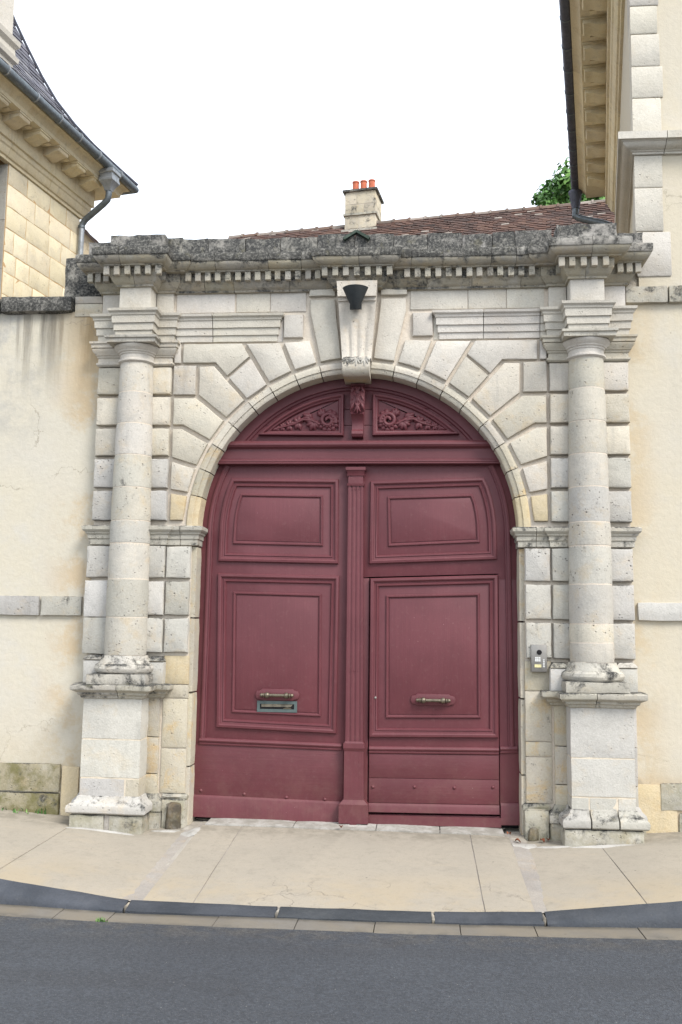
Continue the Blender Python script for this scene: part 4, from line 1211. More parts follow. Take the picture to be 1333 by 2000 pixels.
ar = arc(0, CZ, 1.335, a1 - 4, 184 - a1, 40)
mb = MB(); pnl(mb, ar, [(-.13, YT - .03), (.004, YT - .030), (.010, YT - .026), (.014, YT - .014), (.03, YT - .010), (.042, YT + .004)], False); mb.build('arched_frame', DM, tym, angle=30)
for s in (-1, 1):
    a2, a3 = 43.9, 84.1
    poly = [(.131, 3.360)] + [(.915, 3.372)] + arc(0, CZ, 1.27, 44.6, a3, 16)[1:]
    poly = ccw([(x * s, z) for x, z in poly])
    prof = [(0, YT + .006), (0, .196), (.006, .186), (.018, .183), (.027, .190), (.030, .200), (.044, .204), (.050, .212), (.056, YT + .006)]
    mb = MB(); pnl(mb, poly, prof); mb.build('panel_moulding', DM, tym, angle=30)
    mb = MB(); slab(mb, inset(poly, .05), YT - .006, YT + .02, .002, 0, tilt=0); pn = mb.build('panel', DM, tym)
    # carved acanthus scroll
    mb = MB(); yb = YT - .008
    X = lambda x: s * x
    sp = []
    for i in range(40):
        t = i / 39; a = R(200 - 560 * t); r = .060 * (1 - t) ** .8 + .010
        sp.append((X(.275 + r * math.cos(a) * 1.05), yb - .016 - .014 * t, 3.505 + r * math.sin(a)))
    tube(mb, sp, [.021 - .006 * i / 39 for i in range(40)], 8)
    def LF(x, z, deg, ln, wd, ht, curl=0, y=None):
        a = R(deg); 
        if s < 0: a = math.pi - a; curl = -curl
        leaf(mb, (X(x), z), a, ln * 1.12, wd * 1.55, ht * 1.1, (yb if y is None else y), curl)
    for k in range(9):
        a = 95 + k * 27
        LF(.275 + .055 * math.cos(R(a)), 3.505 + .055 * math.sin(R(a)), a + 25, .052, .021, .028, -.5)
        LF(.275 + .036 * math.cos(R(a + 13)), 3.505 + .036 * math.sin(R(a + 13)), a + 40, .04, .014, .032, -.6, yb - .010)
    for k, (dg, ln) in enumerate(((100, .075), (70, .085), (42, .075), (128, .06))): LF(.33, 3.55, dg, ln * .8, .018, .030, .3)
    for k, dg in enumerate((-150, -120, -92, -64, -34, -5, 25)): LF(.405, 3.495, dg, .078 - .007 * abs(k - 3), .020, .034, .35 if k > 3 else -.35)
    for k, dg in enumerate((35, 12, -15, 60)): LF(.43, 3.525, dg, .085 - .010 * k, .018, .032, -.3)
    tube(mb, [(X(.35), yb - .015, 3.47), (X(.42), yb - .02, 3.505), (X(.50), yb - .02, 3.515), (X(.58), yb - .016, 3.475), (X(.66), yb - .014, 3.455), (X(.745), yb - .008, 3.432)], [.014, .013, .011, .010, .008, .004], 7)
    for k, (x, z) in enumerate(((.545, 3.485), (.625, 3.462), (.69, 3.450), (.735, 3.437))):
        sc = 1 - k * .2
        for dg in (-100, -55, -10, 40, 85, 130): LF(x, z, dg, .062 * sc, .017 * sc, .028 * sc, .3 if dg > 0 else -.3)
    LF(.74, 3.436, -8, .06, .012, .014)
    mb.build('carved_ornament', DM, pn, recalc=False, angle=60)
# console between the panels
pf = [(YT + .01, 3.835), (.150, 3.835), (.148, 3.815), (.160, 3.808), (.135, 3.77), (.118, 3.72), (.112, 3.66), (.120, 3.60), (.138, 3.565), (.128, 3.548), (.150, 3.535), (.178, 3.50), (.186, 3.45), (.178, 3.415), (.150, 3.395), (.144, 3.37), (.156, 3.346), (.182, 3.338), (YT + .01, 3.340)]
n = len(pf)
def chw(z): return .052 if z < 3.555 else .064
vs = [(sg * chw(z) - .002, y, z) for sg in (-1, 1) for y, z in pf]
fs = [(j, (j + 1) % n, n + (j + 1) % n, n + j) for j in range(n)] + [tuple(range(n))[::-1], tuple(range(n, 2 * n))]
con = MB().add(vs, fs).build('console', DM, tym, angle=35)
mb = MB()
for zz, ht in ((3.80, .03), (3.72, .034), (3.645, .03)):
    for c, dg in ((0, -90), (-.034, -112), (.034, -68), (-.02, -60), (.02, -120)):
        leaf(mb, (c - .002, zz), R(dg), .10 if abs(c) < .03 else .075, .017, ht, .142 - (3.80 - zz) * .16)
mb.build('carved_leaves', DM, con, recalc=False, angle=60)
# added black board behind the door: blocks courtyard light, gives the gaps their darkness
mb = MB(); mb.box(-1.45, 1.45, .29, .33, -.06, 3.9); mb.build('light_blocking_board', MT['dark'], door, smooth=False)

# ================================================================== LAMP, INTERCOM
lamp = thing('wall_lamp', 'dark half cone wall lamp fixed to the top of the keystone', 'lamp', (-.01, -.16, 4.45))
mb = MB(); vs, fs = [], []
k = 20; lv = [(0.124, 4.602), (.123, 4.597), (.034, 4.422), (.031, 4.416)]
AL = lambda q: math.pi * (1.13 + .74 * q / k)
for r, z in lv:
    vs += [(-.008 + r * math.cos(AL(q)), -.158 + 1.1 * r * math.sin(AL(q)), z) for q in range(k + 1)]
for j in range(3): fs += [(j * (k + 1) + q, j * (k + 1) + q + 1, (j + 1) * (k + 1) + q + 1, (j + 1) * (k + 1) + q) for q in range(k)]
fs += [tuple(range(3 * (k + 1), 4 * (k + 1))), ]
b = len(vs)
for r, z in ((.112, 4.598), (.105, 4.575)):
    vs += [(-.008 + r * math.cos(AL(q)), -.156 + 1.1 * r * math.sin(AL(q)), z) for q in range(k + 1)]
fs += [(q, q + 1, b + q + 1, b + q) for q in range(k)] + [tuple(range(b + k + 1, b + 2 * k + 2))]
mb.add(vs, fs).build('lamp_shade', MT['slate_lamp'], lamp, angle=40)
mb = MB().box(-.06, .044, -.157, -.13, 4.43, 4.585); mb.build('back_plate', MT['slate_lamp'], lamp, smooth=False)
mb = MB().box(-.055, .040, -.21, -.165, 4.560, 4.568); mb.build('glass_cover', MT['glass'], lamp, smooth=False)

itc = thing('intercom', 'steel video intercom with camera eye and keypad, on the jamb right of the door', 'intercom', (1.568, 0, 1.40))
x0, x1, z0, z1 = 1.500, 1.632, 1.284, 1.512
mb = MB(); slab(mb, rect(x0, x1, z0, z1), -.022, .03, .006, 0, tilt=0); mb.build('face_plate', MT['steel'], itc)
mb = MB()
vs = []; kk = 18
for r, yy in ((.004, -.034), (.012, -.034), (.014, -.030), (.020, -.029), (.022, -.021)):
    vs += [(1.568 + r * math.cos(2 * math.pi * q / kk), yy, 1.448 + r * math.sin(2 * math.pi * q / kk)) for q in range(kk)]
fs = [tuple(range(kk))] + [(r * kk + q, r * kk + (q + 1) % kk, (r + 1) * kk + (q + 1) % kk, (r + 1) * kk + q) for r in range(4) for q in range(kk)]
mb.add(vs, fs).build('camera_lens', MT['dark'], itc)
key0 = None
for i in range(3):
    for j in range(3):
        x, z = 1.532 + i * .016, 1.372 + j * .013
        mb = MB().box(x, x + .013, -.026, -.02, z, z + .010); mb.build('key', MT['white'], itc, smooth=False)
mb = MB().box(1.527, 1.583, -.0255, -.02, 1.322, 1.347); mb.build('name_label', MT['label'], itc, smooth=False)
for j in range(5):
    mb = MB().box(1.598, 1.612, -.025, -.02, 1.325 + j * .014, 1.334 + j * .014); mb.build('call_button', MT['white'], itc, smooth=False)

# ================================================================== GARDEN WALL (left)
gw = thing('boundary_wall', 'low cream rendered wall with mossy plinth and blackened coping, left of the gateway', 'wall', (-4.5, .3, 0))
mb = MB(); rough_box(mb, -7.5, -2.372, .1, .48, -.35, 4.53, .006, .22, .0, None, 1.2); mb.build('rendered_face', MT['plaster_l'], gw)
for a, b in ((-7.4, -6.3), (-6.29, -5.1), (-5.09, -4.3), (-4.29, -3.365), (-3.355, -2.665)):
    mb = MB(); rough_box(mb, a, b, .025, .55, 4.515, 4.672, .005, .06, .018); mb.build('coping_stone', MT['stone_black'], gw)
for a, b in ((-7, -5.6), (-5.59, -4.2), (-4.19, -2.845), (-2.835, -2.452)):
    mb = MB(); rough_box(mb, a, b, .062, .2, 1.705, 1.885, .004, .07, .012); mb.build('band_stone', MT['stone_mould'], gw)
for a, b, z0, z1, mt in ((-7, -4.6, -.2, .41, 'stone_moss'), (-4.59, -2.575, .17, .415, 'stone_moss'), (-4.59, -2.575, -.2, .165, 'stone_moss'), (-2.57, -2.41, -.2, .40, 'stone_yellow')):
    mb = MB(); rough_box(mb, a, b, .06 if b < -2.5 else .072, .2, z0, z1, .006, .08, .012); mb.build('plinth_stone', MT[mt], gw)

# ================================================================== RIGHT HOUSE
def frame(O, a):
    a = R(a); D = Vector((math.sin(a), math.cos(a))); Lv = Vector((math.cos(a), -math.sin(a)))
    return (lambda u, s, z: (O[0] + u * Lv.x + s * D.x, O[1] + u * Lv.y + s * D.y, z))
FR = frame((2.50, .12), 10.9)              # u to the right, s back along the side wall
house = thing('town_house', 'tall cream rendered house with pale corner quoins and ochre eaves, right of the gateway', 'house', (5, 3, 0))
SL = 6.65
def prism(mb, plan, z0, z1):
    n = len(plan)
    vs = [(x, y, z) for z in (z0, z1) for x, y in plan]
    return mb.add(vs, [tuple(range(n))[::-1], tuple(range(n, 2 * n))] + [(i, (i + 1) % n, n + (i + 1) % n, n + i) for i in range(n)])
far = FR(0, SL, 0)
mb = MB(); prism(mb, [(2.51, .13), (9.5, .13), (9.5 + far[0] - 2.50, far[1] + 0), (far[0], far[1])], -.3, 9.0)
hw = mb.build('wall', MT['plaster_r'], house, smooth=False)
mb = MB(); rough_box(mb, 2.37, 9.4, .1, .3, -.35, 4.53, .005, .2, 0, None, 1.2); mb.build('wall', MT['plaster_r'], house)
def quoin(z0, z1, w, d, mt='stone_quoin'):
    o = .006 + random.uniform(-.002, .002)
    P = [FR(-o, -o, 0)[:2], (2.50 + w, .12 - o), (2.50 + w + .1, .4), FR(-o, d, 0)[:2]]
    mb = MB(); z0 += .004; z1 -= .004; b = .012
    n = 4; vs = []
    c = Vector((sum(p[0] for p in P) / 4, sum(p[1] for p in P) / 4))
    for z, k in ((z0, .008), (z0 + b, 0), (z1 - b, 0), (z1, .008)):
        for p in P:
            q = Vector(p); q = q + (c - q).normalized() * k
            vs.append((q.x + .003 * nz(q.x, q.y, z, 9), q.y + .003 * nz(q.x + 3, q.y, z, 9), z))
    fs = [tuple(range(n))[::-1], tuple(range(3 * n, 4 * n))] + [(r * n + i, r * n + (i + 1) % n, (r + 1) * n + (i + 1) % n, (r + 1) * n + i) for r in range(3) for i in range(n)]
    mb.add(vs, fs).build('quoin', MT[mt], house)
zq = [4.78, 5.20, 5.615, 5.925]
for i, (a, b) in enumerate(zip(zq, zq[1:])): quoin(a, b, (.295, .235, .24)[i], (.4, .6, .4)[i])
zq = [6.10, 6.48, 6.79, 7.11, 7.39, 7.68, 7.98, 8.3]
for i, (a, b) in enumerate(zip(zq, zq[1:])): quoin(a, b, (.245, .27, .25, .235, .25, .26, .25)[i], .5)
# string course turning the corner
pr = [(0, 5.925), (.018, 5.928), (.020, 5.945), (.034, 5.950), (.036, 5.957), (.06, 5.963), (.085, 5.978), (.100, 5.995), (.104, 6.005), (.112, 6.008), (.114, 6.014), (.142, 6.016), (.144, 6.082), (.12, 6.095), (-.05, 6.10), (-.05, 5.925)]
pth = [FR(0, SL, 0)[:2], FR(0, 3.5, 0)[:2], FR(0, 0, 0)[:2], (9.4, .12)]
segs = [[FR(0, SL, 0)[:2], FR(0, 3.505, 0)[:2]], [FR(0, 3.5, 0)[:2], (2.50, .12), (2.755, .12)], [(2.761, .12), (4.2, .12)], [(4.206, .12), (9.4, .12)]]
for sg in segs:
    mb = MB(); sweep(mb, pr, sg, .0025, .1); mb.build('string_course', MT['stone_quoin'], house, angle=28)
mb = MB(); rough_box(mb, 2.368, 2.53, .15, .5, 4.5, 5.0, .004, .1, .01); mb.build('filling_stone', MT['stone_low'], house)
# bands at gate height and below
for a, b in ((2.372, 2.74), (2.745, 3.5), (3.505, 5.2), (5.205, 7.5)):
    mb = MB(); rough_box(mb, a, b, .045, .3, 4.515, 4.672, .004, .06, .01); mb.build('band_stone', MT['stone_ledge'], house)
for a, b in ((2.412, 3.2), (3.205, 4.6), (4.605, 7)):
    mb = MB(); rough_box(mb, a, b, .06, .2, 1.722, 1.880, .004, .06, .01); mb.build('band_stone', MT['stone_ped'], house)
for a, b, z0, z1 in ((2.56, 3.25, .155, .385), (3.26, 4.3, .155, .385), (4.31, 7, .155, .385), (2.70, 3.6, -.2, .148), (3.61, 7, -.2, .148)):
    mb = MB(); rough_box(mb, a, b, .072, .2, z0, z1, .006, .06, .014); mb.build('plinth_stone', MT['stone_base'], house)
mb = MB(); rough_box(mb, 2.37, 2.70, .085, .2, -.2, .37, .006, .06, .01); mb.build('plinth_stone', MT['stone_yellow'], house)

EAVE = [(0, 8.36), (.03, 8.365), (.035, 8.41), (.06, 8.42), (.085, 8.46), (.10, 8.52), (.12, 8.54), (.13, 8.60), (.16, 8.61), (.165, 8.895), (.47, 8.898), (.475, 8.955), (.485, 8.965), (.50, 9.0), (.54, 9.035), (.585, 9.05), (.59, 9.075), (-.05, 9.08), (-.05, 8.36)]
SPACE = .5
def modillion(fn):
    """scrolled bracket under the corona; fn maps (out, along, z)"""
    pf_ = [(.16, 8.888), (.445, 8.888), (.445, 8.845), (.43, 8.825), (.38, 8.82), (.33, 8.815), (.28, 8.79), (.22, 8.775), (.16, 8.78)]
    n = len(pf_); w = .125
    vs = [fn(u, a, z) for a in (-w, w) for u, z in pf_]
    fs = [(j, (j + 1) % n, n + (j + 1) % n, n + j) for j in range(n)] + [tuple(range(n))[::-1], tuple(range(n, 2 * n))]
    mb = MB().add(vs, fs)
    vs = [fn(u, a, z) for a in (-w - .02, w + .02) for u, z in ((.16, 8.896), (.462, 8.896), (.462, 8.872), (.16, 8.872))]
    mb.add(vs, [(0, 1, 2, 3), (7, 6, 5, 4), (0, 4, 5, 1), (1, 5, 6, 2), (2, 6, 7, 3), (3, 7, 4, 0)])
    return mb
def rosette(fn):
    mb = MB()
    vs = [fn(u, a, z) for a in (-.035, .035) for u, z in ((.28, 8.897), (.36, 8.897), (.36, 8.862), (.28, 8.862))]
    return mb.add(vs, [(0, 1, 2, 3), (7, 6, 5, 4), (0, 4, 5, 1), (1, 5, 6, 2), (2, 6, 7, 3), (3, 7, 4, 0)])
def eaves(parent, FRx, sg, s_list, ends, mat):
    for p in s_list:
        mb = MB(); sweep(mb, EAVE, p, .003, .15); mb.build('eaves_cornice', mat, parent, angle=28)
fr_end = .0
backdir = Vector(FR(1, 0, 0)[:2]) - Vector(FR(0, 0, 0)[:2])
eaves(house, FR, -1, [[FR(6, SL, 0)[:2], FR(0, SL, 0)[:2], FR(0, 5.3, 0)[:2]], [FR(0, 5.295, 0)[:2], FR(0, 3.6, 0)[:2]], [FR(0, 3.595, 0)[:2], FR(0, 1.9, 0)[:2]], [FR(0, 1.895, 0)[:2], FR(0, 0, 0)[:2], (9.4, .12)]], 0, MT['stone_eave'])
for i in range(14):
    s0 = SL - .25 - i * SPACE
    if s0 < .1: break
    modillion(lambda u, a, z: FR(-u, s0 + a, z)).build('modillion', MT['stone_eave'], house, angle=30)
    if s0 - SPACE / 2 > .1: rosette(lambda u, a, z: FR(-u, s0 - SPACE / 2 + a, z)).build('rosette', MT['stone_eave'], house, smooth=False)
# gutter and downpipe
def gutter(parent, pts, r, mat, mat2, band=.46):
    mb = MB(); tube(mb, pts, r, 14); o = mb.build('gutter', mat, parent)
    for a, b in zip(pts, pts[1:]):
        A_, B_ = Vector(a), Vector(b); L_ = (B_ - A_).length; k = int(L_ / band)
        for i in range(1, k):
            p = A_.lerp(B_, i / k + random.uniform(-.08, .08) / k); d = (B_ - A_).normalized() * .012
            mb = MB(); tube(mb, [p - d, p + d], r + .007, 14); mb.build('gutter_bracket', mat2, o)
    return o
gutter(house, [FR(-.64, -2.2, 9.11), FR(-.64, SL + .62, 9.11)], .072, MT['zinc_d'], MT['zinc'], .52)
mb = MB(); lathe(mb, [(.10, 9.06), (.115, 9.05), (.115, 9.0), (.10, 8.98), (.10, 8.90), (.085, 8.88), (.085, 8.84), (.075, 8.82), (.066, 8.74)], FR(-.645, SL + .50, 0)[0], FR(-.645, SL + .50, 0)[1], 18)
mb.build('rainwater_head', MT['zinc_d'], house)
mb = MB()
tube(mb, [FR(-.645, SL + .50, 8.74), FR(-.645, SL + .5, 8.68), FR(-.655, SL + .5, 8.62), FR(-.60, SL + .5, 8.575), FR(-.50, SL + .49, 8.53), FR(-.2, SL + .42, 8.40), FR(-.08, SL + .35, 8.31), FR(-.05, SL + .2, 8.1), FR(-.07, SL + .12, 7.5), FR(-.07, SL + .12, 0)], .058, 12)
mb.build('downpipe', MT['zinc'], house)
def roof_sheet(name, parent, fn, mat, t_list, s_rng, row_cols):
    pass
# roof of the right house: rises out of sight above the eaves
mb = MB()
E0 = [FR(-.6, SL + .6, 9.12), FR(7, SL + .6, 9.12), (9.4, -.45, 9.12), FR(-.6, -.72, 9.12)]
T0 = [FR(2.2, SL - 2.2, 12.5), FR(4, SL - 2.2, 12.5), FR(4, 2.2, 12.5), FR(2.2, 2.2, 12.5)]
vs = E0 + T0
mb.add(vs, [(0, 1, 5, 4), (1, 2, 6, 5), (2, 3, 7, 6), (3, 0, 4, 7), (4, 5, 6, 7), (3, 2, 1, 0)])
mb.build('roof', MT['slates'], house, smooth=False)

# ================================================================== LEFT PAVILION
FP = frame((-5.125, 6.37), 11.2)            # u out of the side wall (to the right), s back
pav = thing('corner_pavilion', 'ashlar stone pavilion with curved slate roof and grey gutter, behind the low left wall', 'building', (-8, 3, 0))
mb = MB(); prism(mb, [FP(-.012, 0, 0)[:2], FP(-6, 0, 0)[:2], FP(-6, -7.2, 0)[:2], FP(-.012, -7.2, 0)[:2]], -.3, 9.0)
# window opening cut by leaving the core back behind the reveal: the near part of the side wall is built with a gap
WS0, WS1 = -3.25, -1.93
core = MB()
prism(core, [FP(-.001, 0, 0)[:2], FP(-5.5, 0, 0)[:2], FP(-5.5, WS1, 0)[:2], FP(-.001, WS1, 0)[:2]], -.3, 9.0)
prism(core, [FP(-.001, WS0, 0)[:2], FP(-5.5, WS0, 0)[:2], FP(-5.5, -6.3, 0)[:2], FP(-.001, -6.3, 0)[:2]], -.3, 9.0)
prism(core, [FP(-.30, WS1, 0)[:2], FP(-5.4, WS1, 0)[:2], FP(-5.4, WS0, 0)[:2], FP(-.30, WS0, 0)[:2]], -.3, 8.9)
prism(core, [FP(-.001, WS1, 0)[:2], FP(-.3, WS1, 0)[:2], FP(-.3, WS0, 0)[:2], FP(-.001, WS0, 0)[:2]], -.3, 5.3)
core.build('wall', MT['mortar_orange'], pav, smooth=False)
for z0, z1 in ((5.3, 6.0), (6.0, 6.75), (6.75, 7.5), (7.5, 8.36)):
    mb = MB(); vs = [FP(u, s, z) for u in (-.29, -.012) for s in (WS1 - .012, WS1 + .03) for z in (z0 + .003, z1 - .003)]
    mb.add(vs, [(0, 1, 3, 2), (4, 6, 7, 5), (0, 4, 5, 1), (2, 3, 7, 6), (0, 2, 6, 4), (1, 5, 7, 3)]); mb.build('window_reveal_stone', MT['stone_grey'], pav, smooth=False)
mb = MB(); vs = [FP(u, s, z) for u in (-.27, -.22) for s in (WS0 + .02, WS1 - .02) for z in (5.3, 8.36)]
mb.add(vs, [(0, 1, 3, 2), (4, 6, 7, 5), (0, 4, 5, 1), (2, 3, 7, 6), (0, 2, 6, 4), (1, 5, 7, 3)])
win = mb.build('window', MT['wood_w'], pav, smooth=False)
for z0, z1 in ((5.36, 6.3), (6.36, 7.3), (7.36, 8.3)):
    for s0, s1 in ((WS0 + .08, (WS0 + WS1) / 2 - .03), ((WS0 + WS1) / 2 + .03, WS1 - .08)):
        mb = MB(); vs = [FP(u, s, z) for u in (-.235, -.212) for s in (s0, s1) for z in (z0, z1)]
        mb.add(vs, [(0, 1, 3, 2), (4, 6, 7, 5), (0, 4, 5, 1), (2, 3, 7, 6), (0, 2, 6, 4), (1, 5, 7, 3)]); mb.build('pane', MT['glass'], win, smooth=False)
def ashlar(s0, s1, z0, z1):
    e = random.uniform(0, .002)
    mb = MB()
    slab(mb, inset(rect(s0, s1, z0, z1), .0065), -.0015 - e, .05, .002, .009, .09, .003, lambda x, y, z: FP(-y, x, z), s0 * 7 + z0)
    mb.build('ashlar_block', MT['stone_ashlar'], pav)
zc = 8.36; row = 0
rs = random.Random(3)
while zc > 4.2:
    h = (.30, .34, .33, .36, .31, .34, .33)[row % 7]
    s = 0.0
    first_w = (.40, .26, .50, .32)[row % 4]
    while s > WS1 + .05:
        w = first_w if s == 0 else rs.choice((.38, .46, .52, .34, .60))
        a = max(WS1, s - w)
        if a - WS1 < .16: a = WS1
        ashlar(a, s, zc - h, zc)
        s = a
    s = WS0
    while s > -6.2:
        a = max(-6.25, s - rs.choice((.5, .6, .7)))
        if row < 30: ashlar(a, s, zc - h, zc)
        s = a
    zc -= h; row += 1
def fp2(u, s): return FP(u, s, 0)[:2]
eaves(pav, FP, 1, [[fp2(0, -6.3), fp2(0, -3.2)], [fp2(0, -3.195), fp2(0, -2.05)], [fp2(0, -2.045), fp2(0, -1.0)], [fp2(0, -.995), fp2(0, 0), fp2(-5.5, 0)]], 0, MT['stone_eave'])
for i in range(11):
    s0 = -.22 - i * SPACE
    modillion(lambda u, a, z: FP(u, s0 + a, z)).build('modillion', MT['stone_eave'], pav, angle=30)
    rosette(lambda u, a, z: FP(u, s0 - SPACE / 2 + a, z)).build('rosette', MT['stone_eave'], pav, smooth=False)
for i in range(4):
    u0 = -.25 - i * SPACE
    modillion(lambda u, a, z: FP(u0 + a, u, z)).build('modillion', MT['stone_eave'], pav, angle=30)
gutter(pav, [FP(.645, -6.5, 9.11), FP(.645, .645, 9.11), FP(-5, .645, 9.11)], .070, MT['zinc'], MT['zinc_l'], .56)
mb = MB()                                    # square rainwater head
def sq(r, z, du=0): return [FP(.62 + a * r, -.16 + b * r, z) for a, b in ((-1, -1), (1, -1), (1, 1), (-1, 1))]
lv = [(.10, 9.06), (.135, 9.04), (.135, 8.985), (.115, 8.97), (.115, 8.90), (.125, 8.885), (.125, 8.85), (.09, 8.80), (.06, 8.74), (.052, 8.70)]
vs = [p for r, z in lv for p in sq(r, z)]
fs = [(i * 4 + j, i * 4 + (j + 1) % 4, (i + 1) * 4 + (j + 1) % 4, (i + 1) * 4 + j) for i in range(len(lv) - 1) for j in range(4)] + [(0, 1, 2, 3), tuple(range(len(vs) - 4, len(vs)))]
mb.add(vs, fs).build('rainwater_head', MT['zinc_l'], pav, angle=25)
mb = MB(); tube(mb, [FP(.62, -.16, 8.74), FP(.62, -.16, 8.64), FP(.60, -.15, 8.56), FP(.52, -.14, 8.50), FP(.30, -.10, 8.38), FP(.16, -.08, 8.30), FP(.10, -.075, 8.23), FP(.085, -.07, 8.16)], .052, 12); mb.build('downpipe_bend', MT['zinc'], pav)
mb = MB(); tube(mb, [FP(.085, -.07, 8.18), FP(.085, -.07, 0)], .047, 12); mb.build('downpipe', MT['zinc_l'], pav)
mb = MB(); tube(mb, [FP(.085, -.07, 8.16), FP(.085, -.07, 8.20)], .060, 12); mb.build('pipe_collar', MT['zinc'], pav)
# roof: bell-cast profile t (inset from the eaves) -> height
RP = [(-.03, 9.17), (.2, 9.38), (.53, 9.70), (.77, 9.98), (.99, 10.30), (1.17, 10.66), (1.355, 11.10), (1.51, 11.50), (1.66, 11.98), (1.95, 13.0), (2.2, 14.0)]
EU = .63
mb = MB(); vs, fs = [], []
for t, z in RP: vs += [FP(EU - t - .03, -7.4, z - .03), FP(EU - t - .03, EU - t - .03, z - .03), FP(-6, EU - t - .03, z - .03)]
for i in range(len(RP) - 1):
    for j in range(2): fs.append((i * 3 + j, i * 3 + j + 1, i * 3 + j + 4, i * 3 + j + 3))
roof = mb.add(vs, fs).build('roof', MT['slates'], pav, recalc=False)
def prof_pts(RPx, step):
    out, acc = [], 0
    pts = [Vector(p) for p in RPx]; tot = sum((b - a).length for a, b in zip(pts, pts[1:]))
    d = 0
    while d < tot:
        q = d
        for a, b in zip(pts, pts[1:]):
            l = (b - a).length
            if q <= l: out.append(tuple(a.lerp(b, q / l))); break
            q -= l
        d += step
    return out
rows = prof_pts(RP, .115)
sl = MB()
def add_slates(side):
    for r in range(len(rows) - 1):
        (t0, z0), (t1, z1) = rows[r], rows[min(r + 2, len(rows) - 1)]
        e = EU - t0
        w = .20; x = e - (.1 if r % 2 else 0)
        lim = -6.5 if side == 0 else e - 2.2
        while x > lim:
            ww = w * random.uniform(.9, 1.08); a = x - ww + .006; b = min(x, e)
            lift = random.uniform(.006, .014)
            n_ = Vector((z1 - z0, t1 - t0)).normalized()      # outward (u,z)
            o0, o1 = n_ * (lift + .012), n_ * .002
            def Pp(al, t, z, o): 
                u = EU - t + o.x
                return FP(u, al, z + o.y) if side == 0 else FP(al, u, z + o.y)
            b1 = min(b, EU - t1)
            v_ = [Pp(a, t0, z0, o0), Pp(b, t0, z0, o0), Pp(max(a, b1) if b1 > a else a, t1, z1, o1), Pp(a, t1, z1, o1), Pp(a, t0, z0, o1), Pp(b, t0, z0, o1)]
            sl.add(v_, [(0, 1, 2, 3), (4, 5, 1, 0)], random.random() ** 1.3)
            x -= ww
add_slates(0); add_slates(1)
so_ = sl.build('slate', MT['slates'], roof, smooth=False, recalc=False); so_['kind'] = 'stuff'
hp = [FP(EU - t + .02, EU - t + .02, z + .03) for t, z in RP]
mb = MB(); tube(mb, hp, .022, 6); mb.build('hip_roll', MT['zinc_d'], roof)
# dormer: stone front standing on the eaves
dm = MB()
def fbox(mb, F, u0, u1, s0, s1, z0, z1):
    vs = [F(u, s, z) for u in (u0, u1) for s in (s0, s1) for z in (z0, z1)]
    return mb.add(vs, [(0, 1, 3, 2), (4, 6, 7, 5), (0, 4, 5, 1), (2, 3, 7, 6), (0, 2, 6, 4), (1, 5, 7, 3)])
fbox(dm, FP, -2.2, .0, -4.2, -2.06, 9.6, 13.5)
dmo = dm.build('dormer', MT['stone_quoin'], pav, smooth=False)
mb = MB(); sweep(mb, [(0, 9.70), (.03, 9.72), (.04, 9.86), (.09, 9.90), (.10, 9.97), (.06, 10.0), (.05, 10.10), (.10, 10.16), (.11, 10.24), (.05, 10.28), (-.03, 10.29), (-.03, 9.70)], [fp2(.0, -4.2), fp2(.0, -2.06), fp2(-1.6, -2.06)], .003, .1); mb.build('dormer_base_moulding', MT['stone_quoin'], dmo, angle=28)
mb = MB(); fbox(mb, FP, -.1, .05, -2.5, -2.09, 10.29, 13.4); mb.build('dormer_pilaster', MT['stone_quoin'], dmo, smooth=False)
mb = MB(); sweep(mb, [(0, 12.6), (.05, 12.62), (.14, 12.75), (.14, 12.85), (-.03, 12.9), (-.03, 12.6)], [fp2(0, -4.2), fp2(0, -2.06), fp2(-1.6, -2.06)]); mb.build('dormer_cornice', MT['stone_quoin'], dmo, angle=28)

# ================================================================== BACK HOUSE with the tiled roof
AB = R(9.5); FB = frame((.54, -8.0), 9.5)
S_R, Z_R = 19.5, 10.68                       # ridge distance and height
back = thing('back_house', 'house across the courtyard with a long roof of old brown clay tiles, behind the gateway', 'house', (1.5, 12, 0))
S_E = 15.9; Z_E = 7.35; X0, X1 = -7.75, 6.5
mb = MB(); prism(mb, [FB(X0 + .3, S_E + .35, 0)[:2], FB(X1 - .3, S_E + .35, 0)[:2], FB(X1 - .3, S_R + 3.2, 0)[:2], FB(X0 + .3, S_R + 3.2, 0)[:2]], -.2, Z_E + .25)
mb.build('wall', MT['plaster_r'], back, smooth=False)
mb = MB()
vs = [FB(x, s, z) for x in (X0, X1) for s, z in ((S_E, Z_E), (S_R, Z_R - .06), (S_R + 3.6, Z_E), (S_R + 3.6, Z_E - .1), (S_R, Z_R - .2), (S_E, Z_E - .1))]
mb.add(vs, [(0, 1, 7, 6), (1, 2, 8, 7), (2, 3, 9, 8), (3, 4, 10, 9), (4, 5, 11, 10), (5, 0, 6, 11), (5, 4, 3, 2, 1, 0), (6, 7, 8, 9, 10, 11)])
broof = mb.build('roof', MT['tiles'], back, smooth=False)
tl = MB()
dv = Vector((S_R - S_E, Z_R - Z_E)); L_ = dv.length; dv.normalize(); nv = Vector((-dv.y, dv.x))
rowsn = int(L_ / .112)
